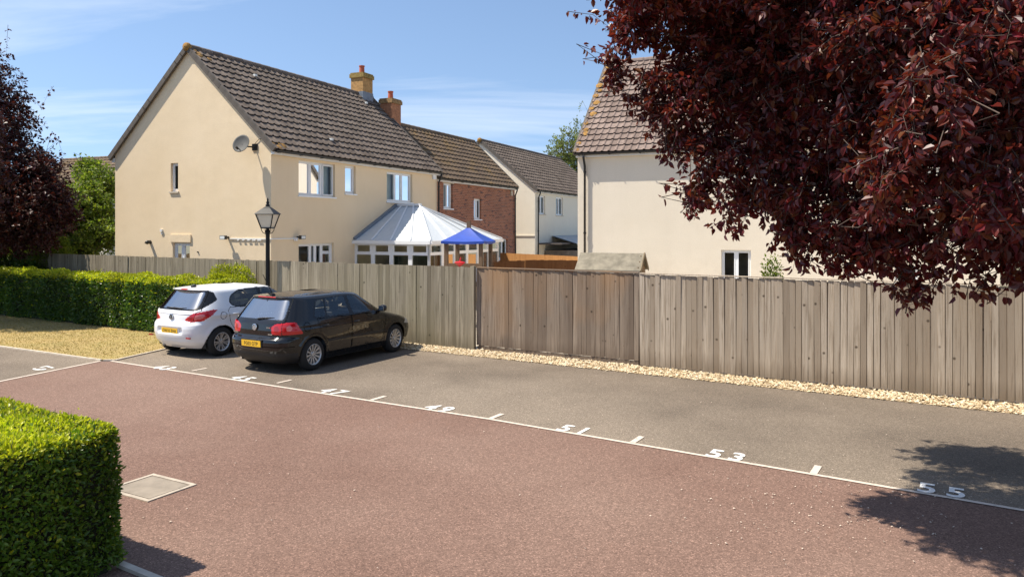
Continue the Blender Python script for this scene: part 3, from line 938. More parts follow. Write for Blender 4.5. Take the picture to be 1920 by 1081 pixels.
RZ1 = math.atan2(HL.y, HL.x)
HC = Vector((-7.26, 22.5, 0))
FR = [(1.24, 3.08, 3.80, 4.91), (3.64, 4.25, 3.96, 4.93), (6.2, 8.02, 3.77, 4.90), (1.24, 3.02, 1.20, 2.26)]
GA = [(3.84, 4.17, 3.94, 4.86), (3.33, 4.08, 1.1, 2.28)]
h1, i1 = gable_house('rendered_house', 'cream rendered end house with steep brown tiled roof and blank sunlit gable', HC, RZ1, 10.0, 6.76, 5.30, 8.52,
                     M['cream'], M['tile'], FR, GA, tw=0.30, gauge=0.335, n_single=300, near=lambda x, r: x + 0.25 * r, seed=11, over=0.2, verge=0.05)
f1, g1 = i1['front'], i1['gable']
window(h1, f1, *FR[0], [0.34, 0.655], curtain=[(0.02, 0.98)], open_sash=2)
window(h1, f1, *FR[1], [])
window(h1, f1, *FR[2], [0.36, 0.62], curtain=[(0.02, 0.36), (0.63, 0.98)])
window(h1, f1, *FR[3], [0.36, 0.5, 0.68])
window(h1, g1, *GA[0], [], sill_mat=M['stone'])
window(h1, g1, *GA[1], [0.5], curtain=[(0.3, 0.5)])
# lintel block over the low gable window, vent, outlet pipe
m = MB(); tbox(m, g1, 3.26, 4.16, 0.002, 0.04, 2.31, 2.55); m.build('lintel', M['cream'], h1)
m = MB(); m.tube([g1(5.09, -0.02, 2.30), g1(5.09, 0.13, 2.30), g1(5.09, 0.16, 2.26)], 0.06, 10); m.build('flue_outlet', M['gutter'], h1, smooth=True)
m = MB(); tbox(m, g1, 4.52, 4.60, 0.0, 0.05, 2.64, 2.72); tbox(m, g1, 4.54, 4.58, 0.0, 0.03, 2.55, 2.63); m.build('wall_vent', M['upvc'], h1)
m = MB(); tbox(m, g1, 2.95, 2.99, 0.0, 0.03, 1.98, 2.02); m.build('cable_plug', M['gutter'], h1)
# conduit round the corner with a floodlight at each end
m = MB(); tbox(m, g1, 0.0, 1.62, 0.0, 0.03, 2.41, 2.45); tbox(m, f1, -0.03, 1.05, 0.0, 0.03, 2.41, 2.45); m.build('conduit', M['fascia'], h1)
for k in range(5):
    m = MB(); tbox(m, g1, 0.35 + 0.22 * k, 0.50 + 0.2 * k, 0.03, 0.045, 2.375, 2.405); m.build('conduit_clip', M['fascia'], h1)
def floodlight(to, u):
    m = MB(); tbox(m, to, u - 0.03, u + 0.03, 0.0, 0.16, 2.44, 2.50); tbox(m, to, u - 0.11, u + 0.11, 0.16, 0.25, 2.41, 2.53)
    o = m.build('floodlight', M['gutter'], h1)
    m = MB(); tbox(m, to, u - 0.09, u + 0.09, 0.252, 0.256, 2.425, 2.515); m.build('lens', M['curtain'], o)
floodlight(g1, 1.70); floodlight(f1, 1.17)
m = MB(); tbox(m, f1, 0.98, 1.07, 0.03, 0.12, 2.36, 2.46); m.build('junction_box', M['upvc'], h1)
m = MB(); tbox(m, f1, 9.56, 9.82, 0.0, 0.07, 4.80, 5.06); m.build('alarm_box', M['upvc'], h1)
downpipe(h1, 9.98, -0.22, i1['ez'], x_off=0.0)
chimney(h1, 9.35, i1['h'], 8.0, 9.44, 0.72, 0.62, plain('buff_chimney', (0.42, 0.235, 0.085), 0.9, var=0.3, scale=9), plain('mossy_corbel', (0.27, 0.185, 0.055), 0.95, var=0.4, scale=10))
# roof vents (small bright clips on the slope)
for (x, k) in ((2.2, 0.82), (3.4, 0.18), (8.8, 0.84)):
    h = i1['h']; y = -0.2 + k * (h + 0.2); z = i1['ez'] + k * (8.52 - i1['ez'])
    m = MB(); m.box(x, x + 0.11, y - 0.05, y + 0.05, z + 0.06, z + 0.14); m.build('roof_clip', M['curtain'], i1['roof'])
# lichen near the ridge end and at the eaves corner
rr = random.Random(8)
for k in range(12):
    t = rr.uniform(0.88, 0.985) if k < 8 else rr.uniform(0.0, 0.06)
    y = -0.2 + t * 3.58; z = i1['ez'] + t * (8.52 - i1['ez'])
    m = MB(); m.lathe([(0.001, 0.012), (0.05, 0.010), (rr.uniform(0.08, 0.15), -0.01)], 7, Matrix.Translation((rr.uniform(-0.02, 0.5), y, z + 0.085)) @ Matrix.Rotation(R(43), 4, 'X'))
    m.build('lichen_patch', M['moss'], i1['roof'])
# satellite dish
dish = thing('satellite_dish', 'grey satellite dish bracketed high on the cream gable near the eaves', 'satellite dish', HC + Vector((0, 0, 0)), RZ1)
c = Vector((-0.42, 0.78, 5.30)); aim = Vector((-0.86, -0.22, 0.40)).normalized()
Md = Matrix.Translation(c) @ aim.to_track_quat('Z', 'Y').to_matrix().to_4x4() @ Matrix.Diagonal((0.92, 1.05, 1, 1))
m = MB(); m.lathe([(0.001, -0.055), (0.08, -0.052), (0.17, -0.035), (0.25, -0.008), (0.285, 0.006), (0.285, -0.004), (0.25, -0.018), (0.17, -0.045), (0.001, -0.066)], 28, Md)
m.build('reflector', plain('dish_grey', (0.065, 0.065, 0.062), 0.7, var=0.2), dish, smooth=True)
m = MB(); m.tube([c - aim * 0.06, Vector((-0.22, 0.70, 5.22)), Vector((-0.02, 0.62, 5.22))], 0.022, 8); m.box(-0.03, -0.002, 0.52, 0.72, 5.12, 5.32)
m.build('bracket', M['black_metal'], dish)
lnb = c + aim * 0.30 + Vector((0, 0, -0.26))
m = MB(); m.tube([c - aim * 0.05 + Vector((0, 0, -0.2)), lnb], 0.014, 6); m.build('arm', M['black_metal'], dish)
m = MB(); m.tube([lnb - aim * 0.10, lnb + aim * 0.03], 0.034, 8); m.build('receiver', M['black_metal'], dish)
m = MB(); m.tube([(-0.02, 0.62, 5.32), (-0.02, 0.45, 5.46), (-0.01, 0.2, 5.46)], 0.008, 5); m.build('cable', M['gutter'], dish)

# brick house
o2 = HC + HL * 10.06 - HN * 0.12
BF = [(0.70, 1.52, 3.62, 4.72), (3.60, 4.36, 3.18, 4.15), (6.30, 7.4, 1.2, 2.20)]
h2, i2 = gable_house('brick_house', 'red brick middle house with lower mossy brown roof', o2, RZ1, 8.3, 4.9, 5.06, 7.40, M['brick'], M['tile_moss'], BF, [], tw=0.34, gauge=0.32, seed=21, over=0.18, verge=0.04, lich=False)
window(h2, i2['front'], *BF[0], [0.5], curtain=[(0.55, 0.95)])
window(h2, i2['front'], *BF[1], [0.5], curtain=[(0.05, 0.45)])
window(h2, i2['front'], *BF[2], [0.5], curtain=[(0.1, 0.9)])
for (a, b, c_, d_) in BF:
    m = MB(); tbox(m, i2['front'], a - 0.1, b + 0.1, 0.0, 0.02, d_ + 0.002, d_ + 0.10); m.build('lintel', M['stone'] if a < 1 else M['brick'], h2)
downpipe(h2, 8.18, -0.20, i2['ez'])
m = MB(); tbox(m, i2['front'], 7.7, 7.9, 0.0, 0.08, 4.45, 4.70); m.build('alarm_box', plain('buff_box', (0.5, 0.4, 0.28), 0.5), h2)
chimney(h2, 0.30, i2['h'], 7.0, 8.44, 0.74, 0.60, plain('brick_chimney', (0.34, 0.15, 0.075), 0.9, var=0.35, scale=11), plain('mossy_brick_cap', (0.26, 0.16, 0.07), 0.95, var=0.4, scale=10), flash=False)

# far white house
o3 = HC + HL * 20.87
WF = [(0.47, 1.55, 3.55, 4.60), (3.30, 4.50, 3.53, 4.62)]
h3, i3 = gable_house('white_house', 'far off-white rendered house with dark brown roof and two small upper windows', o3, RZ1, 13.0, 6.8, 5.02, 7.80, M['white_wall'], M['tile'], WF, [], tw=0.34, gauge=0.33, seed=31, over=0.18, verge=0.06)
window(h3, i3['front'], *WF[0], [0.5], curtain=[(0.5, 0.95)], sill_mat=M['stone'])
window(h3, i3['front'], *WF[1], [0.5], curtain=[(0.5, 0.9)], sill_mat=M['stone'])
downpipe(h3, 0.30, -0.20, i3['ez'])
m = MB(); tbox(m, i3['gable'], 0.0, 2.6, 0.0, 0.04, 2.32, 2.38); tbox(m, i3['gable'], 1.2, 1.26, 0.0, 0.04, 0.3, 2.3); m.build('waste_pipe', M['white_wall'], h3)
m = MB(); tbox(m, i3['gable'], 1.35, 2.3, 0.02, 0.6, 0.0, 1.75); o = m.build('storage_box', M['gutter'], None)
o.location = o3; o.rotation_euler = (0, 0, RZ1); tag(o, 'small black storage box against the far white house gable', 'box')
# lean-to extension with a pale sheet roof on the white house
lt = thing('lean_to', 'lean-to with smooth blue grey sheet roof on the far white house', 'lean-to', o3, RZ1)
m = MB(); m.quad([(1.2, -3.0, 1.62), (9, -3.0, 1.62), (9, -0.02, 2.32), (2.6, -0.02, 2.32)]); m.quad([(1.2, -3.0, 1.57), (9, -3.0, 1.57), (9, -0.02, 2.27), (2.6, -0.02, 2.27)]); m.quad([(1.2, -3.0, 1.62), (9, -3.0, 1.62), (9, -3.0, 1.57), (1.2, -3.0, 1.57)])
m.build('sheet_roof', plain('sheet_roof', (0.30, 0.34, 0.38), 0.45, var=0.12), lt)
m = MB(); m.box(1.4, 9, -2.8, -0.03, 0, 1.5); m.build('wall', plain('lean_to_wall', (0.16, 0.14, 0.12), 0.9, var=0.3), lt)
m = MB(); m.box(0.45, 2.6, -1.4, -0.03, 1.85, 1.93); m.build('flat_roof', plain('felt', (0.10, 0.085, 0.075), 0.9, var=0.2), lt)

# right-hand house: long wall faces the car park
RZ4 = math.atan2(HN.y, HN.x)
h4o = Vector((2.13, 24.2, 0))
RF = [(4.53, 5.38, 0.9, 2.11), (9.15, 9.75, 0.9, 1.75), (5.30, 5.72, 3.40, 3.92)]
h4, i4 = gable_house('rendered_house', 'pale cream rendered house with pinkish brown tiles, half hidden by the copper tree', h4o, RZ4, 11.6, 6.8, 5.36, 8.75, M['pale'], M['tile_grey'], RF, [],
                     tw=0.225, gauge=0.30, n_single=300, near=lambda x, r: x + 0.3 * r, seed=41, over=0.2, verge=0.05, lich=True)
window(h4, i4['front'], *RF[0], [0.5], sill=True)
window(h4, i4['front'], *RF[1], [])
window(h4, i4['front'], *RF[2], [])
downpipe(h4, 0.27, -0.22, i4['ez'])
# lichen along its left verge
rr = random.Random(4)
for k in range(14):
    m = MB(); t = (k + rr.random() * 0.6) / 14.5; y = -0.2 + t * 3.55; z = i4['ez'] + t * (8.75 - i4['ez'])
    M4 = Matrix.Translation((rr.uniform(-0.02, 0.18), y, z + 0.085)) @ Matrix.Rotation(math.atan(0.997), 4, 'X')
    m.lathe([(0.001, 0.012), (0.05, 0.010), (rr.uniform(0.08, 0.14), -0.006)], 7, M4)
    m.build('lichen_patch', M['moss'], i4['roof'])

# distant house far left: only its roof shows
p5 = at(200, 428, 48) - HN * 9.0
h5, i5 = gable_house('distant_house', 'distant house whose mossy brown roof shows left of the cream gable', (p5.x, p5.y, 0), RZ4, 9.0, 6.8, 4.9, 7.75, M['white_wall'], M['tile_moss'], [], [], tw=0.36, gauge=0.34, seed=51, over=0.2, verge=0.05, back_tiles=True, lich=False)

# ================================================================== conservatory
CO = HC + HL * 4.19
con = thing('conservatory', 'white framed conservatory with hipped polycarbonate roof against the cream house', 'conservatory', (CO.x, CO.y, 0), RZ1)
CL, CD, CE, CR = 5.48, 3.04, 2.33, 3.60       # length along wall, depth, eaves, ridge
M['poly'] = plain('polycarbonate', (0.56, 0.59, 0.60), 0.32, spec=0.5, var=0.05)
e = 0.10
A0, A1 = Vector((-e, 0, CE)), Vector((-e, -CD - e, CE)); B1, B0 = Vector((CL + e, -CD - e, CE)), Vector((CL + e, 0, CE))
T0, T1 = Vector((CL / 2 - 0.1, 0, CR)), Vector((CL / 2 - 0.1, -1.05, CR))
def roof_panels(a, b, c, d, n, name='roof_panel'):
    """quad a-b eaves, d-c top; n panels as separate panes"""
    for i in range(n):
        p0, p1 = a.lerp(b, i / n), a.lerp(b, (i + 1) / n); q0, q1 = d.lerp(c, i / n), d.lerp(c, (i + 1) / n)
        m = MB(); nn = (p1 - p0).cross(q0 - p0)
        if nn.length < 1e-6: nn = (p1 - p0).cross(q1 - p0)
        nn.normalize()
        if nn.z < 0: nn = -nn
        t = nn * 0.02
        if (q1 - q0).length < 1e-3:
            m.raw([p0, p1, q0, p0 - t, p1 - t, q0 - t], [(0, 1, 2), (5, 4, 3), (0, 3, 4, 1), (1, 4, 5, 2), (2, 5, 3, 0)])
        else:
            m.raw([p0, p1, q1, q0, p0 - t, p1 - t, q1 - t, q0 - t], [(0, 1, 2, 3), (7, 6, 5, 4), (0, 4, 5, 1), (1, 5, 6, 2), (2, 6, 7, 3), (3, 7, 4, 0)])
        m.build(name, M['poly'], con)
roof_panels(A0, A1, T1, T0, 4)
roof_panels(A1, B1, T1, T1, 5)
roof_panels(B1, B0, T0, T1, 4)
bars = [(A1, T1), (B1, T1)]
bars += [(A0.lerp(A1, i / 4), T0.lerp(T1, i / 4)) for i in (1, 2, 3)] + [(A1.lerp(B1, i / 5), T1) for i in (1, 2, 3, 4)] + [(B1.lerp(B0, i / 4), T1.lerp(T0, i / 4)) for i in (1, 2, 3)]
for a, b in bars:
    m = MB(); up = Vector((0, 0, 0.03)); m.bar(a + up, b + up, 0.055, 0.03); m.build('glazing_bar', M['upvc'], con)
m = MB(); m.bar(T0 + Vector((0, 0, .05)), T1 + Vector((0, -.06, .05)), 0.14, 0.08); m.build('ridge_bar', M['upvc'], con)
m = MB(); m.bar(A0 + Vector((0.02, -0.02, 0.05)), T0 + Vector((-0.04, -0.02, 0.05)), 0.16, 0.10); m.bar(B0 + Vector((-0.02, -0.02, 0.05)), T0 + Vector((0.04, -0.02, 0.05)), 0.16, 0.10); m.build('flashing', M['lead'], con)
m = MB()
for a, b in ((A0, A1), (A1, B1), (B1, B0)): m.bar(a + Vector((0, 0, -0.06)), b + Vector((0, 0, -0.06)), 0.12, 0.12)
m.build('eaves_beam', M['upvc'], con)
def con_side(p, q, n, tr=1.885):
    d = (q - p); L = d.length; d.normalize(); nrm = Vector((d.y, -d.x, 0))
    to = lambda u, w, z: Vector((p.x, p.y, 0)) + d * u + nrm * w + Vector((0, 0, z))
    for i in range(n):
        a, b = L * i / n, L * (i + 1) / n
        m = MB()
        tbox(m, to, a, a + 0.075, -0.07, 0, 0.6, CE - 0.12); tbox(m, to, b - 0.075, b, -0.07, 0, 0.6, CE - 0.12)
        tbox(m, to, a + .075, b - .075, -0.07, 0, tr - 0.05, tr + 0.04); tbox(m, to, a + .075, b - .075, -0.07, 0, CE - 0.155, CE - 0.12); tbox(m, to, a + .075, b - .075, -0.07, 0, 0.6, 0.68)
        for (z0, z1) in ((tr + 0.04, CE - 0.155),):
            tbox(m, to, a + .075, a + .115, -.06, .012, z0, z1); tbox(m, to, b - .115, b - .075, -.06, .012, z0, z1)
            tbox(m, to, a + .115, b - .115, -.06, .012, z0, z0 + .018); tbox(m, to, a + .115, b - .115, -.06, .012, z1 - .018, z1)
        w = m.build('window', M['upvc'], con)
        for (z0, z1) in ((0.68, tr - 0.05), (tr + 0.04, CE - 0.155)):
            g = MB(); g.quad([to(a + .07, -.035, z0), to(b - .07, -.035, z0), to(b - .07, -.035, z1), to(a + .07, -.035, z1)]); g.build('pane', M['glass'], w)
    m = MB(); tbox(m, to, 0, L, -0.10, 0.01, 0, 0.6); m.build('dwarf_wall', M['cream'], con)
con_side(Vector((0, 0, 0)), Vector((0, -CD, 0)), 4)
con_side(Vector((0, -CD, 0)), Vector((CL, -CD, 0)), 6)
con_side(Vector((CL, -CD, 0)), Vector((CL, 0, 0)), 4)
m = MB(); m.box(0.05, CL - 0.05, -CD + 0.1, -0.02, -0.02, 0.04); m.build('floor', plain('con_floor', (0.3, 0.26, 0.2), 0.7, var=0.1), con)
# things inside: a dark sofa and a plant stand silhouette
so = thing('sofa', 'dark green sofa standing inside the conservatory', 'sofa', CO + HL * 2.4 + HN * 1.2, RZ1)
m = MB(); m.box(-1.0, 1.0, -0.45, 0.45, 0.05, 0.45); m.build('seat', plain('sofa_green', (0.035, 0.06, 0.045), 0.9, var=0.2), so)
m = MB(); m.box(-1.0, 1.0, 0.25, 0.47, 0.451, 1.72); m.build('backrest', plain('sofa_back', (0.035, 0.06, 0.045), 0.9, var=0.2), so)

# ================================================================== play tower
pt_c = at(879, 428, 21.2)
pt = thing('play_tower', 'wooden play tower with a royal blue fabric canopy behind the fence', 'play tower', (pt_c.x, pt_c.y, 0), math.atan2(FD.y, FD.x) + 0.3)
hw = 0.50
M['blue'] = plain('blue_fabric', (0.012, 0.055, 0.34), 0.6, var=0.12)
for sx in (-1, 1):
    for sy in (-1, 1):
        m = MB(); m.box(sx * hw - 0.05, sx * hw + 0.05, sy * hw - 0.05, sy * hw + 0.05, 0, 2.42); m.build('post', M['post_wood'], pt)
ov = 0.62
cs = [Vector((-ov, -ov, 2.40)), Vector((ov, -ov, 2.40)), Vector((ov, ov, 2.40)), Vector((-ov, ov, 2.40))]; ap = Vector((0, 0, 2.80))
for i in range(4):
    a, b = cs[i], cs[(i + 1) % 4]; m = MB(); n = 6; rows = []
    for j in range(n + 1):
        t = j / n; row = []
        for k in range(n + 1):
            s = k / n; p = a.lerp(b, s).lerp(ap, t); p.z -= 0.05 * math.sin(math.pi * s) * (1 - t) * (0.4 + t) + 0.02 * math.sin(math.pi * t); row.append(p)
        rows.append(row)
    for j in range(n):
        for k in range(n): m.quad([rows[j][k], rows[j][k+1], rows[j+1][k+1], rows[j+1][k]])
    for k in range(n): m.quad([rows[0][k], rows[0][k+1], rows[0][k+1] - Vector((0, 0, .07)), rows[0][k] - Vector((0, 0, .07))])
    m.build('canopy_panel', M['blue'], pt, smooth=True)
m = MB(); m.box(-0.05, 0.05, -0.05, 0.05, 2.70, 2.96); m.build('finial_post', M['post_wood'], pt)
m = MB(); m.box(-0.55, 0.55, -0.55, 0.55, 1.15, 1.2); m.build('deck', M['post_wood'], pt)
m = MB(); m.box(-0.56, 0.56, -0.545, -0.52, 1.66, 1.78); m.build('guard_rail', M['post_wood'], pt)
pr = at(862, 494, 20.4)
m = MB(); m.lathe([(0.001, -0.1), (0.07, -0.06), (0.14, 0.02), (0.16, 0.05), (0.10, 0.08), (0.001, 0.10)], 12, Matrix.Translation((pr.x, pr.y, pr.z)) @ Matrix.Diagonal((1, 1, 0.7, 1))); m.tube([(pr.x, pr.y, pr.z), (pr.x, pr.y, 0)], 0.03, 6); m.tube([(pr.x, pr.y, pr.z + .05), (pr.x + .03, pr.y, pr.z + 0.17)], 0.02, 6)
tag(m.build('toy_basket', plain('red_plastic', (0.55, 0.02, 0.03), 0.4)), 'small red plastic toy on a stick beside the play tower', 'toy')

# ================================================================== garden fences behind
def garden_fence(label, p, q, zt, mat, seed, sag=0.0, pitch=0.12):
    p, q = Vector((p[0], p[1], 0)), Vector((q[0], q[1], 0)); d = q - p; L = d.length
    root = thing('garden_fence', label, 'fence', p, math.atan2(d.y, d.x)); rr = random.Random(seed)
    ms = board_meshes(mat, 5, pitch + 0.034, zt, seed); n = int(L / pitch)
    for i in range(n):
        x = (i + .5) * L / n; f = 1 - sag * math.sin(math.pi * x / L)
        inst('board', rr.choice(ms), root, (x, 0, 0), (0, rr.gauss(0, .004), -0.06), (1, 1, f))
    m = MB(); m.box(0, L, 0.0, 0.04, zt * 0.55, zt * 0.55 + 0.07); m.build('rail', mat, root)
    return root
a, b = at(938, 474, 34), at(1086, 476, 29)
garden_fence('orange brown garden fence between the brick house and the pale house', (a.x, a.y), (b.x + 1.0, b.y - 0.8), 1.64, M['fence_orange'], 61)
a, b = at(925, 500, 21.5), at(1082, 487, 22.5)
m1 = garden_fence('dark brown garden fence standing just behind the middle fence run', (a.x, a.y), (b.x, b.y), 1.78, M['fence_brown'], 62, sag=-0.02)

# ================================================================== shed
sh0 = at(1082, 500, 19.6)
shed = thing('garden_shed', 'low garden shed with grey felt roof behind the fence by pale house', 'shed', (sh0.x, sh0.y, 0), RZ4 + R(4))
SL, SDp, SE, SRg = 1.62, 1.05, 1.72, 2.10
m = MB()
m.box(0.03, SL - 0.03, 0.05, SDp - 0.05, 0, SE - 0.01); m.build('wall', plain('shed_front', (0.035, 0.03, 0.026), 0.9, var=0.3), shed)
m = MB()
for (y0, y1) in ((-0.06, SDp / 2), (SDp + 0.06, SDp / 2)):
    k = (SRg - SE) / (SDp / 2); z0 = SE - 0.06 * k
    m.quad([(-.05, y0, z0), (SL + .05, y0, z0), (SL + .05, y1, SRg), (-.05, y1, SRg)]); m.quad([(-.05, y0, z0 - .03), (SL + .05, y0, z0 - .03), (SL + .05, y1, SRg - .03), (-.05, y1, SRg - .03)])
    m.quad([(-.05, y0, z0), (SL + .05, y0, z0), (SL + .05, y0, z0 - .03), (-.05, y0, z0 - .03)]); m.quad([(SL + .05, y0, z0), (SL + .05, y1, SRg), (SL + .05, y1, SRg - .03), (SL + .05, y0, z0 - .03)])
m.build('felt_roof', plain('shed_felt', (0.20, 0.175, 0.13), 0.95, var=0.3, scale=5), shed)
gbm = wood_mat('shed_gable', (0.21, 0.135, 0.075), (0.27, 0.175, 0.10), (0.1, 0.06, 0.03), (0.24, 0.15, 0.08), grain_z=False)
for k in range(5):
    z0 = 1.35 + k * 0.14; w = SDp / 2 - 0.03 if z0 < SE - .1 else max(0.05, (SRg - z0 - 0.1) / (SRg - SE) * SDp / 2)
    m = MB(); m.box(SL - 0.028, SL - 0.008, SDp / 2 - w, SDp / 2 + w, z0, z0 + 0.132); m.build('gable_board', gbm, shed)
for s in (-1, 1):
    m = MB(); m.bar((SL + 0.062, SDp / 2 + s * (SDp / 2 + 0.06), SE - 0.07), (SL + 0.062, SDp / 2, SRg - 0.01), 0.02, 0.09, up=(0, s, 1)); m.build('barge_board', plain('barge', (0.20, 0.15, 0.09), 0.9, var=0.2), shed)
m = MB(); m.box(-0.05, SL + 0.05, -0.09, -0.07, SE - 0.14, SE - 0.06); m.build('fascia', plain('shed_fascia', (0.22, 0.20, 0.17), 0.8, var=0.2), shed)

# ================================================================== lamp post
lp = at(502, 428, 19.9)
lamp = thing('street_lamp', 'black heritage street lamp with four-sided lantern behind the parked cars', 'street lamp', (lp.x, lp.y, 0), RZ1 + R(20))
m = MB(); m.lathe([(0.10, 0), (0.10, 0.5), (0.075, 0.58), (0.058, 0.7), (0.055, 2.62), (0.075, 2.63), (0.075, 2.68), (0.05, 2.70), (0.045, 2.76)], 14); m.build('column', M['black_metal'], lamp, smooth=False)
zb, zt, wb_, wt = 2.76, 3.13, 0.13, 0.235
m = MB()
for sx, sy in ((-1, -1), (1, -1), (1, 1), (-1, 1)): m.bar((sx * wb_, sy * wb_, zb), (sx * wt, sy * wt, zt), 0.022)
for w, z in ((wb_, zb), (wt, zt)):
    for k in range(4):
        p = [(-w, -w), (w, -w), (w, w), (-w, w)]; m.bar((*p[k], z), (*p[(k + 1) % 4], z), 0.03)
m.build('lantern_frame', M['black_metal'], lamp)
for k in range(4):
    p = [(-1, -1), (1, -1), (1, 1), (-1, 1)]; a, b = p[k], p[(k + 1) % 4]; m = MB(); i_ = 0.94
    m.quad([(a[0]*wb_*i_, a[1]*wb_*i_, zb + .01), (b[0]*wb_*i_, b[1]*wb_*i_, zb + .01), (b[0]*wt*i_, b[1]*wt*i_, zt - .01), (a[0]*wt*i_, a[1]*wt*i_, zt - .01)])
    m.build('lantern_pane', plain('frosted_pane', (0.62, 0.56, 0.46), 0.3), lamp)
m = MB(); w = 0.27
m.raw([(-w, -w, zt), (w, -w, zt), (w, w, zt), (-w, w, zt), (-.11, -.11, zt + .15), (.11, -.11, zt + .15), (.11, .11, zt + .15), (-.11, .11, zt + .15), (-.05, -.05, zt + .20), (.05, -.05, zt + .20), (.05, .05, zt + .20), (-.05, .05, zt + .20)],
      [(3, 2, 1, 0)] + [(k, (k+1) % 4, 4 + (k+1) % 4, 4 + k) for k in range(4)] + [(4 + k, 4 + (k+1) % 4, 8 + (k+1) % 4, 8 + k) for k in range(4)] + [(8, 9, 10, 11)])
m.build('hood', M['black_metal'], lamp)
m = MB(); m.lathe([(0.05, zt + .19), (0.06, zt + .24), (0.03, zt + .27), (0.045, zt + .31), (0.02, zt + .35), (0.028, zt + .38), (0.004, zt + .44)], 10); m.build('finial', M['black_metal'], lamp, smooth=True)
for k in range(4):
    a = k * math.pi / 2 + math.pi / 4; c_, s_ = math.cos(a), math.sin(a)
    m = MB(); m.tube([(c_ * 0.05, s_ * 0.05, 2.60), (c_ * 0.13, s_ * 0.13, 2.64), (c_ * 0.17, s_ * 0.17, 2.70), (c_ * 0.18, s_ * 0.18, 2.775)], 0.010, 5); m.build('scroll_arm', M['black_metal'], lamp)
# ================================================================== cars
def smooth1(zs, pts, sig):
    """piecewise-linear control points, softened"""
    d = np.arange(zs[0] - 0.2, zs[-1] + 0.2, 0.002)
    x = np.interp(d, [p[0] for p in pts], [p[1] for p in pts])
    k = np.arange(-4 * sig, 4 * sig + 1e-9, 0.002); w = np.exp(-0.5 * (k / sig) ** 2); w /= w.sum()
    pad = len(k) // 2
    x = np.convolve(np.pad(x, pad, mode='edge'), w, 'valid')
    return np.interp(zs, d, x)

def inpoly(P, poly):
    poly = np.array(poly); ins = np.zeros(P.shape[0], bool); j = len(poly) - 1
    for i in range(len(poly)):
        a, b = poly[i], poly[j]
        ins ^= ((a[1] > P[:, 1]) != (b[1] > P[:, 1])) & (P[:, 0] < (b[0] - a[0]) * (P[:, 1] - a[1]) / (b[1] - a[1] + 1e-12) + a[0]); j = i
    return ins

def polydist(P, poly, closed=True):
    poly = np.array(poly); n = len(poly); best = np.full(P.shape[0], 9.0)
    for i in range(n if closed else n - 1):
        a, b = poly[i], poly[(i + 1) % n]; ab = b - a
        t = np.clip(((P - a) @ ab) / (ab @ ab + 1e-12), 0, 1)
        best = np.minimum(best, np.linalg.norm(P - a - t[:, None] * ab, axis=1))
    return best

def rounded(poly, r, n=4):
    """round the corners of a polygon"""
    out = []; m = len(poly)
    for i in range(m):
        p, a, b = (np.array(poly[i], float), np.array(poly[i - 1], float), np.array(poly[(i + 1) % m], float))
        da, db = a - p, b - p; la, lb = np.linalg.norm(da), np.linalg.norm(db)
        q = min(r, la * 0.45, lb * 0.45); s, e = p + da / la * q, p + db / lb * q
        for k in range(n + 1):
            t = k / n; out.append(tuple((1 - t) ** 2 * s + 2 * t * (1 - t) * p + t ** 2 * e))
    return out

def car_surface(spec):
    ztop = spec['ztop']; z0 = 0.19
    zs = np.concatenate([np.arange(z0, ztop - 0.08, 0.0115), ztop - 0.08 * (1 - np.linspace(0, 1, 22)) ** 1.9])
    zs[-1] = ztop - 1e-4
    sg = spec.get('sig', 0.010)
    xr = smooth1(zs, spec['xr'], sg); xf = smooth1(zs, spec['xf'], sg * 2); hw = smooth1(zs, spec['hw'], sg * 1.4)
    hw = np.maximum(hw, 0.004); xf = np.maximum(xf, xr + 0.05)
    N = 560
    t = np.linspace(0, 2 * np.pi, 4000, endpoint=False)
    rows = []; S = []
    for i, z in enumerate(zs):
        n, m = np.interp(z, spec['pz'], spec['pn']), np.interp(z, spec['pz'], spec['pm'])
        c, a = (xr[i] + xf[i]) / 2, (xf[i] - xr[i]) / 2
        ct, st = np.cos(t), np.sin(t)
        x = c - a * np.sign(ct) * np.abs(ct) ** (2 / n); y = -hw[i] * np.sign(st) * np.abs(st) ** (2 / m)   # t=0 rear centre, goes to the right side
        # slight waist taper to front and rear
        seg = np.hypot(np.diff(np.append(x, x[0])), np.diff(np.append(y, y[0]))); L = np.concatenate([[0], np.cumsum(seg)])
        u = np.linspace(0, L[-1], N, endpoint=False)
        xx = np.interp(u, L, np.append(x, x[0])); yy = np.interp(u, L, np.append(y, y[0]))
        rows.append(np.stack([xx, yy, np.full(N, z)], 1))
        S.append(np.where(u > L[-1] / 2, u - L[-1], u))     # arc from rear centre, + right, - left
    P = np.array(rows); S = np.array(S)
    if spec.get('shape'): P = spec['shape'](P, S)
    return P, S, zs

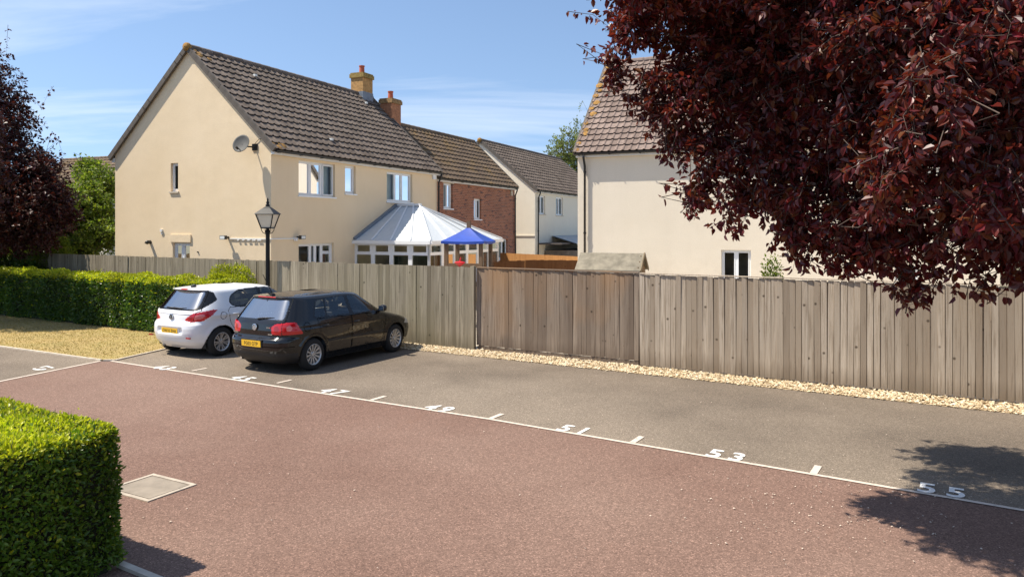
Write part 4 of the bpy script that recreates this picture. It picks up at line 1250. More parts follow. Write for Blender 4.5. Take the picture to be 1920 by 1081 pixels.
def build_car(spec, root):
    P, S, zs = car_surface(spec)
    nz, N, _ = P.shape
    idx = np.arange(nz * N).reshape(nz, N)
    F = np.stack([idx[:-1], np.roll(idx, -1, 1)[:-1], np.roll(idx, -1, 1)[1:], idx[1:]], -1).reshape(-1, 4)
    V = P.reshape(-1, 3); Sf = S.reshape(-1)
    C = V[F].mean(1); sc_ = Sf[F]; smean = np.where(np.ptp(sc_, axis=1) > 1.0, np.abs(sc_).mean(1), sc_.mean(1))
    XZ = C[:, [0, 2]]; SZ = np.stack([np.abs(smean), C[:, 2]], 1); YZ = np.stack([np.abs(C[:, 1]), C[:, 2]], 1)
    right = C[:, 1] < 0
    e1 = V[F[:, 2]] - V[F[:, 0]]; e2 = V[F[:, 3]] - V[F[:, 1]]; nrm = np.cross(e1, e2); nrm /= np.linalg.norm(nrm, axis=1)[:, None] + 1e-12
    side = np.abs(nrm[:, 1]) > 0.45
    rear = (np.abs(smean) < 1.15) & (C[:, 0] < spec['L'] * 0.45)
    front = C[:, 0] > spec['L'] * 0.5
    cls = np.zeros(len(F), int)       # 0 = body
    parts = [None]
    drop = np.zeros(len(F), bool)
    def put(mask, name, mat, sub=None):
        parts.append((name, mat, sub)); cls[mask & ~drop] = len(parts) - 1
    gap = 0.0062
    # wheel arches
    for ax in (spec['ra'], spec['fa']):
        d = np.hypot(C[:, 0] - ax, (C[:, 2] - spec['wr']) * 1.0)
        drop |= (d < spec['arch']) & (np.abs(C[:, 1]) > 0.45)
    # doors
    for poly in spec['doors']:
        ins = inpoly(XZ, poly) & side; near = (polydist(XZ, poly) < gap) & side
        drop |= near
        for rgt in (True, False): put(ins & (right == rgt), 'door', 'paint')
    # tailgate
    tg = spec['tailgate']
    ins = inpoly(SZ, tg) & rear; drop |= (polydist(SZ, tg[1:-1], closed=False) < gap) & rear
    put(ins, 'tailgate', 'paint')
    # lower bumper section
    lo = C[:, 2] < spec['skirt']
    put(lo & rear & (np.abs(smean) < 1.0), 'bumper_skirt', spec['skirt_mat'])
    for zl in spec.get('rear_lines', []):
        drop |= (np.abs(C[:, 2] - zl) < 0.006) & rear & (np.abs(smean) < 0.98)
    # fuel flap seam on the right side
    fx, fz, fr_ = spec['flap']
    dd = np.hypot(C[:, 0] - fx, C[:, 2] - fz)
    seam = (np.abs(dd - fr_) < 0.006) & right & side; drop |= seam & (cls == 0)
    put((dd < fr_ - 0.006) & right & side & (cls == 0), 'fuel_flap', 'paint')
    # glass and lamps
    put(inpoly(XZ, spec['dlo']) & side & (C[:, 2] > spec['belt'] - 0.06), 'window_trim', 'trim')
    for poly in spec['side_win']:
        ins = inpoly(XZ, poly) & side & (C[:, 2] > spec['belt'] - 0.05)
        for rgt in (True, False): put(ins & (right == rgt), 'side_window', 'glass')
    if spec.get('rear_trim'): put(inpoly(SZ, spec['rear_trim']) & rear, 'rear_window_trim', 'trim')
    put(inpoly(SZ, spec['rear_win']) & rear, 'rear_window', 'hatch_glass')
    put(inpoly(YZ, spec['screen']) & front & (np.abs(nrm[:, 1]) < 0.6) & (C[:, 0] > 2.0), 'windscreen', 'glass')
    for rgt in (True, False):
        for k, (poly, mat) in enumerate(spec['lamps']):
            put(inpoly(SZ, poly) & (C[:, 0] < 0.75) & (right == rgt), 'tail_lamp' if k == 0 else 'lamp_segment', mat)
        put(inpoly(XZ, spec['headlamp']) & (C[:, 0] > spec['L'] * 0.75) & (right == rgt), 'headlamp', 'lamp_clear')
    if spec.get('brake3'): put(inpoly(SZ, spec['brake3']) & rear, 'brake_lamp', 'lamp_red')
    for poly in spec.get('rub', []):
        for rgt in (True, False): put(inpoly(XZ, poly) & side & (cls <= 4) & (right == rgt), 'rub_strip', spec['skirt_mat'])
    out = {}
    for k in range(len(parts)):
        sel = F[(cls == k) & ~drop]
        if len(sel) == 0: continue
        used, inv = np.unique(sel, return_inverse=True); VV = V[used].copy()
        name, mat = ('body', 'paint') if k == 0 else parts[k][:2]
        me = np_mesh(name, VV, inv.reshape(-1, 4), spec['mats'][mat], smooth=True)
        o = bpy.data.objects.new(name, me); link(o, root)
        out.setdefault(name, []).append(o)
    MT = spec['mats']
    # dark inner shell: keeps gaps and the cabin floor closed
    m = MB()
    L = spec['L']
    m.box(0.34, L - 0.35, -0.60, 0.60, 0.17, 0.30); m.box(1.0, spec['fa'] - 0.45, -0.80, 0.80, 0.18, 0.36)
    m.box(0.32, spec['ra'] + 0.1, -0.58, 0.58, 0.30, 0.70); m.box(spec['fa'] - 0.35, L - 0.25, -0.58, 0.58, 0.30, 0.74)
    m.build('underbody', MT['rubber'], root)
    # wheel wells
    for ax in (spec['ra'], spec['fa']):
        for s in (-1, 1):
            m = MB(); r = spec['arch'] + 0.012; n = 18; pts = [(ax + r * math.cos(a), spec['wr'] + r * math.sin(a)) for a in [-0.35 + (math.pi + 0.7) * i / n for i in range(n + 1)]]
            for i in range(n):
                (xa, za), (xb, zb) = pts[i], pts[i + 1]
                m.quad([(xa, s * 0.785, za), (xb, s * 0.785, zb), (xb, s * 0.50, zb), (xa, s * 0.50, za)])
            m.quad([(x, s * 0.50, z) for x, z in pts]); m.build('wheel_well', MT['rubber'], root)
    # wheels
    wheel(spec, root)
    # plate
    pm = spec['plate']; px, pz, tilt = pm['x'], pm['z'], pm['tilt']
    m = MB(); m.box(-0.262, 0.262, -0.009, 0.0, -0.058, 0.058); pl = m.build('number_plate', MT['plate'], root); pl.location = (px, 0, pz); pl.rotation_euler = (tilt, 0, R(-90))
    t = inst('plate_text', text_mesh('plate_text', pm['text'], 0.098, MT['plate_ink'], 0.0, 0.0012, 1.06, 'CENTER'), pl, (0, -0.0105, -0.034), (R(90), 0, 0), (0.84, 1, 1))
    m = MB(); m.box(-0.285, 0.285, 0.001, 0.03, -0.075, 0.075); o = m.build('plate_recess', MT[pm['recess']], root); o.location = pl.location; o.rotation_euler = pl.rotation_euler
    # seats, dash
    cab = MB()
    for (sx, sy, hz) in ((2.05, -0.36, 1.0), (2.05, 0.36, 1.0), (1.05, -0.36, .95), (1.05, 0.36, .95)):
        if sx > 1.5:
            cab.box(-0.22, 0.22, -0.22, 0.22, 0.36, 0.55, M=Matrix.Translation((sx + 0.22, sy, 0)))
        Ms = Matrix.Translation((sx, sy, 0.52)) @ Matrix.Rotation(R(-14), 4, 'Y')
        cab.box(-0.07, 0.06, -0.22, 0.22, 0.0, 0.50, M=Ms)
        cab.lathe([(0.001, -0.105), (0.10, -0.09), (0.135, 0.0), (0.11, 0.085), (0.001, 0.10)], 12, Ms @ Matrix.Translation((0, 0, 0.64)) @ Matrix.Diagonal((0.42, 1, 1, 1)))
    cab.box(0.92, 1.3, -0.58, 0.58, 0.34, 0.56)
    cab.build('seats', MT['seat'], root)
    cab = MB(); cab.box(2.72, 3.02, -0.66, 0.66, 0.60, 0.93); cab.build('dashboard', MT['seat'], root)
    cab = MB(); Mw = Matrix.Translation((2.58, -0.36, 0.90)) @ Matrix.Rotation(R(-65), 4, 'Y')
    cab.lathe([(0.17, 0), (0.185, 0.012), (0.195, 0), (0.185, -0.012)], 18, Mw, close=True); cab.build('steering_wheel', MT['seat'], root)
    # mirrors and handles
    for s in (-1, 1):
        mx, mz = spec['mirror']
        m = MB(); Mm = Matrix.Translation((mx, s * 0.93, mz)) @ Matrix.Rotation(s * R(-10), 4, 'Z') @ Matrix.Diagonal((0.62, 0.84, 0.62, 1))
        m.lathe([(0.001, -0.11), (0.07, -0.10), (0.11, -0.04), (0.115, 0.03), (0.08, 0.09), (0.001, 0.105)], 14, Mm @ Matrix.Rotation(R(90), 4, 'X'))
        mi = m.build('wing_mirror', MT['paint'], root, smooth=True)
        m = MB(); m.box(mx - 0.074, mx - 0.068, s * 0.93 - 0.07, s * 0.93 + 0.07, mz - 0.05, mz + 0.05); m.build('mirror_glass', MT['mirror'], mi)
        m = MB(); m.box(mx - 0.03, mx + 0.05, min(s * 0.80, s * 0.90), max(s * 0.80, s * 0.90), mz - 0.06, mz - 0.02); m.build('mirror_arm', MT['trim'], mi)
        for (hx, hz, hy) in spec['handles']:
            m = MB(); m.tube([(hx - 0.10, s * (hy - 0.01), hz), (hx - 0.07, s * (hy + 0.025), hz), (hx + 0.07, s * (hy + 0.025), hz), (hx + 0.10, s * (hy - 0.01), hz)], 0.017, 6); m.build('door_handle', MT['paint'], root, smooth=True)
    return out

def wheel(spec, root):
    MT = spec['mats']; r = spec['wr']; rr_ = spec['rim']
    # turned about local z = axle, outer face +z
    m = MB(); w = 0.10
    m.lathe([(rr_ - 0.012, -w), (rr_ + 0.03, -w - 0.004), (r - 0.035, -w + 0.006), (r - 0.008, -w + 0.03), (r, -0.04), (r, 0.04), (r - 0.008, w - 0.03), (r - 0.035, w - 0.006), (rr_ + 0.03, w + 0.004), (rr_ - 0.012, w)], 40)
    tyre = m.mesh('tyre', MT['rubber'], smooth=True)
    m = MB(); m.lathe([(rr_ - 0.014, -0.09), (rr_ - 0.016, 0.075), (rr_, 0.098), (rr_ - 0.010, 0.104), (rr_ - 0.026, 0.085), (rr_ - 0.030, 0.0), (rr_ - 0.03, -0.09)], 40)
    m.lathe([(rr_ - 0.03, -0.03), (0.02, -0.03)], 24, mi=1)                # dark brake space
    ns = spec['spokes']
    for k in range(ns):
        a = 2 * math.pi * k / ns + (0.13 if spec.get('pair') and k % 2 else 0) - (0.0)
        c_, s_ = math.cos(a), math.sin(a); t_ = Vector((-s_, c_, 0))
        i0, i1 = Vector((c_ * 0.045, s_ * 0.045, 0.065)), Vector((c_ * (rr_ - 0.015), s_ * (rr_ - 0.015), 0.088))
        wa, wb2 = spec['spoke_w']
        vs = [i0 + t_ * wa, i0 - t_ * wa, i1 - t_ * wb2, i1 + t_ * wb2]; vs += [v - Vector((0, 0, 0.035)) for v in vs]
        m.raw(vs, [(0, 1, 2, 3), (0, 4, 5, 1), (1, 5, 6, 2), (2, 6, 7, 3), (3, 7, 4, 0)])
    m.lathe([(0.001, 0.082), (0.035, 0.08), (0.055, 0.07), (0.06, 0.03)], 16)
    for k in range(5):
        a = 2 * math.pi * k / 5; m.lathe([(0.001, 0.074), (0.009, 0.073), (0.010, 0.06)], 6, Matrix.Translation((0.044 * math.cos(a), 0.044 * math.sin(a), 0.004)), mi=1)
    rim = m.mesh('rim', [MT['alloy'], MT['rubber']], smooth=False)
    for ax in (spec['ra'], spec['fa']):
        for s in (-1, 1):
            ro = (R(90), 0, 0) if s < 0 else (R(-90), 0, 0)
            wo = inst('wheel', tyre, root, (ax, s * (spec['track'] / 2), r - 0.004), (ro[0], 0.0, random.uniform(0, 1)))
            wo.rotation_mode = 'ZYX'
            inst('rim', rim, wo)

def car_mats(pfx, paint, coat, metal=0.0, rough=0.28, spec=0.5):
    d = {}
    t = NT(pfx + '_paint'); t.base(paint); t.b.inputs['Specular IOR Level'].default_value = spec; t.set(Roughness=rough, Metallic=metal); t.b.inputs['Coat Weight'].default_value = coat; t.b.inputs['Coat Roughness'].default_value = 0.035
    n = t.noise(3.5, 5, 0.6); t.l.new(t.maprange(n, 0.3, 0.75, rough * 0.8, rough * 1.5), t.b.inputs['Roughness'])
    d['paint'] = t.m
    d['glass'] = M['car_glass']; d['hatch_glass'] = M['hatch_glass']
    d['trim'] = plain(pfx + '_trim', (0.008, 0.008, 0.009), 0.18); d['rubber'] = plain(pfx + '_rubber', (0.013, 0.013, 0.013), 0.85)
    d['plastic'] = plain(pfx + '_plastic', (0.014, 0.014, 0.015), 0.55)
    d['alloy'] = plain(pfx + '_alloy', (0.52, 0.51, 0.49), 0.40, metal=0.5); d['seat'] = plain(pfx + '_seat', (0.020, 0.020, 0.022), 0.9)
    d['mirror'] = plain(pfx + '_mirror', (0.75, 0.8, 0.85), 0.03, metal=1.0)
    d['plate'] = plain(pfx + '_plate', (0.80, 0.47, 0.025), 0.4); d['plate_ink'] = plain(pfx + '_ink', (0.012, 0.010, 0.008), 0.6)
    t = NT(pfx + '_lamp'); t.base((0.52, 0.008, 0.012)); t.set(Roughness=0.12); t.b.inputs['Coat Weight'].default_value = 0.6; t.bump(t.noise(60, 2, 0.4, (1, 1, 3)), 0.12, 0.004); d['lamp_red'] = t.m
    d['lamp_dark'] = plain(pfx + '_lamp_dark', (0.30, 0.006, 0.010), 0.1, coat=0.6); d['lamp_pink'] = plain(pfx + '_lamp_pink', (0.66, 0.16, 0.15), 0.12, coat=0.6)
    d['lamp_clear'] = plain(pfx + '_lamp_clear', (0.5, 0.52, 0.54), 0.1, metal=0.4); d['chrome'] = plain(pfx + '_chrome', (0.72, 0.72, 0.72), 0.16, metal=1.0)
    return d

# ---- black five-door hatchback
GM = car_mats('black_car', (0.0045, 0.0048, 0.0062), 1.0, rough=0.25, spec=0.12)
def gshape(P, S):
    # shoulder crease along the flanks and flared arches
    z = P[..., 2]; y = P[..., 1]; x = P[..., 0]
    cre = 0.012 * np.exp(-((z - 0.80) / 0.035) ** 2) - 0.010 * np.exp(-((z - 0.62) / 0.12) ** 2)
    for ax in (0.80, 3.38):
        d = np.hypot(x - ax, z - 0.315); cre = cre + 0.016 * np.exp(-((d - 0.365) / 0.05) ** 2)
    w = np.clip((np.abs(S) - 0.75) / 0.25, 0, 1) * np.clip((3.9 - x) / 0.3, 0, 1)
    P[..., 1] = y + np.sign(y) * cre * w
    # rounded tailgate handle hollow / bumper ledge bow
    return P
golf = dict(L=4.2, ztop=1.475, ra=0.80, fa=3.38, wr=0.315, arch=0.352, rim=0.208, track=1.54, belt=0.98, spokes=12, spoke_w=(0.011, 0.017),
    xr=[(0.0, 0.3), (0.19, 0.20), (0.26, 0.10), (0.34, 0.045), (0.44, 0.015), (0.52, 0.0), (0.60, 0.0), (0.655, 0.02), (0.675, 0.07), (0.70, 0.095), (0.80, 0.085), (0.93, 0.105), (0.985, 0.135), (1.02, 0.16), (1.375, 0.425), (1.395, 0.425), (1.405, 0.36), (1.425, 0.37), (1.445, 0.60), (1.46, 0.90), (1.470, 1.2), (1.475, 1.5)],
    xf=[(0.0, 4.0), (0.19, 4.05), (0.30, 4.16), (0.45, 4.2), (0.55, 4.19), (0.65, 4.14), (0.72, 4.03), (0.78, 3.86), (0.85, 3.58), (0.92, 3.27), (0.96, 3.12), (1.0, 3.05), (1.38, 2.44), (1.42, 2.33), (1.45, 2.1), (1.468, 1.85), (1.475, 1.56)],
    hw=[(0.0, 0.8), (0.19, 0.80), (0.30, 0.85), (0.50, 0.876), (0.75, 0.885), (0.88, 0.872), (0.97, 0.845), (1.0, 0.83), (1.36, 0.655), (1.40, 0.62), (1.425, 0.56), (1.445, 0.45), (1.46, 0.31), (1.470, 0.16), (1.475, 0.03)],
    pz=[0, 0.66, 0.70, 0.97, 1.38, 1.44, 1.48], pn=[9, 9, 9, 9, 8, 5, 3], pm=[4.0, 4.0, 4.2, 4.4, 4.4, 3.2, 2.4],
    doors=[[(1.92, 0.29), (2.86, 0.29), (2.95, 0.45), (3.02, 0.70), (3.0, 0.955), (1.92, 0.965)], [(1.905, 0.29), (1.22, 0.29), (1.19, 0.42), (1.10, 0.58), (0.98, 0.72), (0.92, 0.985), (1.905, 0.967)]],
    tailgate=[(0.0, 0.665), (0.60, 0.665), (0.66, 0.72), (0.66, 0.96), (0.70, 0.99), (0.59, 1.40), (0.0, 1.40)],
    skirt=0.40, skirt_mat='plastic', rear_lines=[0.515], flap=(0.62, 0.86, 0.085),
    dlo=rounded([(0.80, 1.0), (3.0, 0.965), (2.80, 1.09), (2.40, 1.362), (1.9, 1.378), (1.02, 1.352)], 0.06),
    side_win=[rounded([(1.99, 1.0), (2.93, 0.985), (2.76, 1.09), (2.40, 1.335), (1.97, 1.350)], 0.05), rounded([(1.22, 1.012), (1.87, 1.0), (1.87, 1.352), (1.30, 1.345)], 0.045), rounded([(0.86, 1.018), (1.17, 1.012), (1.245, 1.335), (1.05, 1.322)], 0.045)],
    rear_win=rounded([(0.0, 1.015), (0.655, 1.015), (0.555, 1.365), (0.0, 1.365)], 0.07)[5:] + [(-0.01, 1.365), (-0.01, 1.015)],
    screen=rounded([(-0.1, 1.0), (0.70, 1.0), (0.58, 1.36), (-0.1, 1.36)], 0.08),
    lamps=[(rounded([(0.43, 0.755), (0.60, 0.735), (1.10, 0.745), (1.06, 0.80), (0.93, 0.965), (0.78, 0.975), (0.50, 0.94), (0.41, 0.87)], 0.05), 'lamp_red'),
           ([(0.545 + 0.062 * math.cos(a), 0.845 + 0.062 * math.sin(a)) for a in np.linspace(0, 6.28, 18)[:-1]], 'lamp_dark'),
           ([(0.80 + 0.055 * math.cos(a), 0.86 + 0.055 * math.sin(a)) for a in np.linspace(0, 6.28, 18)[:-1]], 'lamp_pink')],
    headlamp=rounded([(3.72, 0.62), (4.15, 0.56), (4.1, 0.68), (3.85, 0.75)], 0.03),
    brake3=[(-0.01, 1.405), (0.24, 1.405), (0.24, 1.424), (-0.01, 1.424)],
    rub=[[(1.20, 0.515), (1.90, 0.515), (1.90, 0.555), (1.19, 0.555)], [(1.93, 0.515), (2.93, 0.515), (2.95, 0.555), (1.93, 0.555)]],
    plate=dict(x=-0.012, z=0.565, tilt=R(4), text='FG03 OTP', recess='plastic'), mirror=(2.86, 1.03), handles=[(2.06, 0.83, 0.865), (1.12, 0.845, 0.865)], mats=GM, shape=gshape, sig=0.009)
HEAD = math.atan2(0.866, 0.5)
bc = thing('parked_car', 'black five-door hatchback with yellow rear plate parked nearest the fence panels', 'car', (-4.99, 14.15, 0.004), HEAD, 'cars parked in the bays')
build_car(golf, bc)
bc.scale = (0.962, 0.985, 1.0); bc.location = (-4.955, 14.21, 0.004)
def ring_badge(root, x, z, r, mats, tilt, marks):
    """round rear badge standing proud of the tailgate; marks are strokes in badge units"""
    Mb = Matrix.Translation((x, 0, z)) @ Matrix.Rotation(tilt, 4, 'Y') @ Matrix.Rotation(R(-90), 4, 'Y')
    m = MB(); m.lathe([(0.001, 0.004), (r * 0.85, 0.004), (r * 0.86, 0.0)], 24, Mb); b = m.build('badge', mats['badge_back'], root)
    m = MB(); m.lathe([(r * 0.84, 0.0), (r * 0.86, 0.012), (r, 0.010), (r * 1.02, 0.0)], 24, Mb)
    for (a, c) in marks:
        pa, pc = (Mb @ Vector((a[1] * r, -a[0] * r, 0.006))), (Mb @ Vector((c[1] * r, -c[0] * r, 0.006)))
        m.bar(pa, pc, r * 0.13, 0.008, up=(-1, 0, 0))
    m.build('badge_ring', mats['chrome'], b)
GM['badge_back'] = plain('badge_silver', (0.30, 0.31, 0.33), 0.4)
ring_badge(bc, 0.076, 0.865, 0.062, GM, R(4), [((-0.42, 0.78), (0, 0.12)), ((0.42, 0.78), (0, 0.12)), ((-0.82, 0.35), (-0.35, -0.75)), ((-0.35, -0.75), (0, 0.0)), ((0, 0.0), (0.35, -0.75)), ((0.35, -0.75), (0.82, 0.35))])
# model lettering on the tailgate, too small to read in the picture: chrome dashes of the same length
for (y0, z, n, w) in ((0.60, 0.735, 5, 0.020), (-0.37, 0.735, 3, 0.030), (-0.33, 0.86, 3, 0.022)):
    for k in range(n):
        m = MB(); yy = y0 - k * (w + 0.008); xx = 0.083 + 0.10 * max(0, abs(yy) - 0.35) ** 1.6
        m.box(xx - 0.012, xx + 0.02, yy - w, yy, z, z + 0.022); m.build('model_letter', GM['chrome'], bc)
m = MB(); m.tube([(0.175, -0.01, 1.00), (0.135, -0.02, 1.02), (0.15, -0.20, 1.045), (0.19, -0.42, 1.05)], [0.022, 0.016, 0.011, 0.006], 6); m.build('rear_wiper', GM['plastic'], bc, smooth=True)
m = MB(); m.tube([(0.56, 0.0, 1.435), (0.53, 0, 1.475)], [0.045, 0.02], 8); m.tube([(0.53, 0, 1.47), (0.40, 0.0, 1.66), (0.28, 0.0, 1.86)], [0.009, 0.008, 0.006], 5); m.build('aerial', GM['plastic'], bc)
m = MB(); m.tube([(0.25, 0.45, 0.24), (0.13, 0.45, 0.23)], 0.03, 10); m.build('exhaust', GM['chrome'], bc)
# ---- white hatchback
WM = car_mats('white_car', (0.72, 0.73, 0.75), 0.8, rough=0.35)
WM['alloy'] = plain('white_car_alloy', (0.48, 0.47, 0.46), 0.42, metal=0.5)
def wshape(P, S):
    z = P[..., 2]; y = P[..., 1]; x = P[..., 0]
    cre = 0.014 * np.exp(-((z - 0.88) / 0.04) ** 2) - 0.014 * np.exp(-((z - 0.64) / 0.10) ** 2)
    for ax in (0.68, 3.19):
        d = np.hypot(x - ax, z - 0.315); cre = cre + 0.020 * np.exp(-((d - 0.365) / 0.06) ** 2)
    w = np.clip((np.abs(S) - 0.75) / 0.25, 0, 1) * np.clip((3.7 - x) / 0.3, 0, 1)
    P[..., 1] = y + np.sign(y) * cre * w
    # plate hollow with a lip above it, ridge under the window
    r = np.clip((0.42 - np.abs(S)) / 0.06, 0, 1) * (S < 2) * (x < 1)
    P[..., 0] = x + 0.045 * r * np.exp(-(((z - 0.575) / 0.062) ** 4)) - 0.016 * np.exp(-((z - 0.93) / 0.015) ** 2) * np.clip((0.62 - np.abs(S)) / 0.1, 0, 1) * (x < 1)
    return P
corsa = dict(L=4.02, ztop=1.49, ra=0.68, fa=3.19, wr=0.315, arch=0.352, rim=0.205, track=1.52, belt=1.0, spokes=14, spoke_w=(0.010, 0.014), pair=True,
    xr=[(0.0, 0.3), (0.19, 0.22), (0.26, 0.12), (0.34, 0.05), (0.44, 0.015), (0.52, 0.0), (0.62, 0.0), (0.70, 0.015), (0.74, 0.055), (0.77, 0.075), (0.88, 0.085), (0.97, 0.115), (1.02, 0.15), (1.38, 0.44), (1.40, 0.44), (1.41, 0.36), (1.43, 0.36), (1.452, 0.55), (1.47, 0.85), (1.483, 1.15), (1.49, 1.4)],
    xf=[(0.0, 3.8), (0.19, 3.85), (0.30, 3.97), (0.45, 4.02), (0.55, 4.01), (0.68, 3.94), (0.76, 3.80), (0.85, 3.55), (0.93, 3.25), (0.99, 3.03), (1.03, 2.95), (1.40, 2.32), (1.44, 2.18), (1.465, 1.98), (1.482, 1.72), (1.49, 1.46)],
    hw=[(0.0, 0.8), (0.19, 0.80), (0.30, 0.845), (0.50, 0.868), (0.75, 0.872), (0.92, 0.862), (1.0, 0.835), (1.04, 0.815), (1.37, 0.655), (1.41, 0.615), (1.44, 0.54), (1.46, 0.43), (1.475, 0.29), (1.485, 0.15), (1.49, 0.03)],
    pz=[0, 0.70, 0.76, 1.0, 1.38, 1.45, 1.5], pn=[8, 8, 8, 8, 7, 5, 3], pm=[3.4, 3.4, 3.4, 3.6, 3.8, 3.0, 2.4],
    doors=[[(1.80, 0.29), (2.70, 0.29), (2.78, 0.45), (2.85, 0.70), (2.83, 0.98), (1.80, 0.985)], [(1.785, 0.29), (1.10, 0.29), (1.07, 0.42), (0.98, 0.58), (0.90, 0.72), (0.85, 0.95), (0.92, 1.03), (1.785, 0.99)]],
    tailgate=[(0.0, 0.735), (0.56, 0.735), (0.62, 0.80), (0.66, 0.97), (0.74, 1.00), (0.60, 1.405), (0.0, 1.405)],
    skirt=0.30, skirt_mat='paint', rear_lines=[], flap=(0.72, 0.87, 0.075),
    dlo=rounded([(0.92, 1.12), (1.02, 1.035), (1.25, 1.015), (2.85, 0.995), (2.65, 1.13), (2.25, 1.392), (1.8, 1.405), (1.25, 1.385), (1.0, 1.27)], 0.08),
    side_win=[rounded([(1.90, 1.035), (2.78, 1.015), (2.6, 1.13), (2.24, 1.37), (1.87, 1.380)], 0.05), rounded([(0.96, 1.13), (1.06, 1.055), (1.78, 1.035), (1.78, 1.382), (1.28, 1.362), (1.04, 1.26)], 0.06)],
    rear_trim=rounded([(-0.05, 1.0), (0.60, 1.0), (0.70, 1.02), (0.93, 1.20), (0.72, 1.36), (0.60, 1.395), (-0.05, 1.395)], 0.03),
    rear_win=rounded([(-0.05, 1.03), (0.58, 1.03), (0.63, 1.10), (0.56, 1.375), (-0.05, 1.375)], 0.05),
    screen=rounded([(-0.1, 1.03), (0.70, 1.03), (0.58, 1.38), (-0.1, 1.38)], 0.08),
    lamps=[(rounded([(0.40, 0.80), (0.58, 0.765), (0.82, 0.785), (1.00, 0.90), (1.10, 1.0), (0.98, 1.015), (0.60, 0.95), (0.52, 0.90)], 0.03), 'lamp_red'),
           (rounded([(0.62, 0.81), (0.78, 0.825), (0.86, 0.90), (0.78, 0.93), (0.64, 0.90)], 0.03), 'lamp_pink'), (rounded([(0.47, 0.805), (0.585, 0.79), (0.60, 0.90), (0.545, 0.885)], 0.02), 'lamp_dark')],
    headlamp=rounded([(3.55, 0.66), (3.97, 0.60), (3.9, 0.72), (3.65, 0.80)], 0.03),
    brake3=[(-0.01, 1.412), (0.11, 1.412), (0.11, 1.436), (-0.01, 1.436)], rub=[],
    plate=dict(x=0.028, z=0.565, tilt=R(3), text='OW10 ZHH', recess='paint'), mirror=(2.68, 1.06), handles=[(1.95, 0.86, 0.855), (1.02, 0.885, 0.855)], mats=WM, shape=wshape, sig=0.010)
wc = thing('parked_car', 'white five-door hatchback with yellow rear plate parked beside the hedge', 'car', (-7.33, 15.93, 0.004), HEAD + 0.0, 'cars parked in the bays')
build_car(corsa, wc)
WM['badge_back'] = plain('badge_black', (0.03, 0.03, 0.035), 0.4)
ring_badge(wc, 0.068, 0.86, 0.062, WM, R(5), [((-0.6, 0.1), (0.1, 0.5)), ((0.1, 0.5), (0.5, 0.1)), ((-0.3, -0.5), (0.45, -0.35)), ((-0.1, 0.3), (-0.2, -0.5))])
m = MB(); m.tube([(0.17, 0.02, 1.035), (0.14, 0.01, 1.045), (0.15, -0.18, 1.04), (0.185, -0.36, 1.05)], [0.024, 0.018, 0.012, 0.006], 6); m.tube([(0.14, 0.0, 1.04), (0.16, 0.30, 1.05)], [0.014, 0.006], 6); m.build('rear_wiper', WM['plastic'], wc, smooth=True)
m = MB(); m.tube([(0.62, 0.0, 1.455), (0.60, 0, 1.50)], [0.065, 0.045], 10); m.build('aerial_base', WM['plastic'], wc)
for s in (-1, 1):
    m = MB(); m.box(0.005, 0.04, s * 0.62 - 0.06, s * 0.62 + 0.06, 0.43, 0.46); m.build('reflector', WM['lamp_dark'], wc)
m = MB(); m.tube([(0.25, 0.42, 0.22), (0.14, 0.42, 0.21)], 0.028, 10); m.build('exhaust', WM['chrome'], wc)
# ================================================================== vegetation
vr = np.random.default_rng(17)
def unit(a): return a / (np.linalg.norm(a, axis=1, keepdims=True) + 1e-9)

def leaves6(P, D, U, Ls, Wd, fold=0.25, curl=0.2):
    """pointed oval leaves: base P, axis D, face normal U"""
    n = len(P); D = unit(D); S = unit(np.cross(D, U)); U = np.cross(S, D)
    L = Ls[:, None]; W = Wd[:, None]
    b = P; tip = P + D * L - U * L * curl
    l1 = P + D * L * 0.30 + S * W * 0.46 + U * W * fold; l2 = P + D * L * 0.66 + S * W * 0.40 + U * (W * fold - L * curl * 0.35)
    r1 = P + D * L * 0.30 - S * W * 0.46 + U * W * fold; r2 = P + D * L * 0.66 - S * W * 0.40 + U * (W * fold - L * curl * 0.35)
    V = np.stack([b, l1, l2, tip, r2, r1], 1)
    F = np.array([(0, 1, 2, 3), (0, 3, 4, 5)])[None] + (np.arange(n) * 6)[:, None, None]
    return V.reshape(-1, 3), F.reshape(-1, 4)

def leaves4(P, D, U, Ls, Wd):
    n = len(P); D = unit(D); S = unit(np.cross(D, U)); U = np.cross(S, D); L = Ls[:, None]; W = Wd[:, None]
    V = np.stack([P, P + D * L * 0.45 + S * W * 0.5 + U * W * 0.15, P + D * L, P + D * L * 0.45 - S * W * 0.5 + U * W * 0.15], 1)
    F = np.arange(n * 4).reshape(-1, 4)
    return V.reshape(-1, 3), F

def tubes(curves, name, mat, n=5):
    m = MB()
    for pts, rad in curves: m.tube(pts, rad, n, cap=False)
    me = bpy.data.meshes.new(name); me.from_pydata(m.v, [], m.f); me.materials.append(mat)
    me.polygons.foreach_set('use_smooth', [True] * len(me.polygons)); me.update()
    return me

def fast_twigs(A, B, C, r0, r1, name, mat):
    """three-sided bent twigs A-B-C as one mesh"""
    n = len(A); d = unit(C - A); s = unit(np.cross(d, np.tile([[0.3, 0.2, 0.93]], (n, 1)))); q = np.cross(d, s)
    V = []
    for P, r in ((A, r0), (B, (r0 + r1) / 2), (C, r1)):
        for k in range(3):
            a = 2 * math.pi * k / 3; V.append(P + (s * math.cos(a) + q * math.sin(a)) * r)
    V = np.stack(V, 1); F = []
    for l in range(2):
        for k in range(3): F.append((l*3 + k, l*3 + (k+1) % 3, l*3 + 3 + (k+1) % 3, l*3 + 3 + k))
    F = np.array(F)[None] + (np.arange(n) * 9)[:, None, None]
    return np_mesh(name, V.reshape(-1, 3), F.reshape(-1, 4), mat, True)

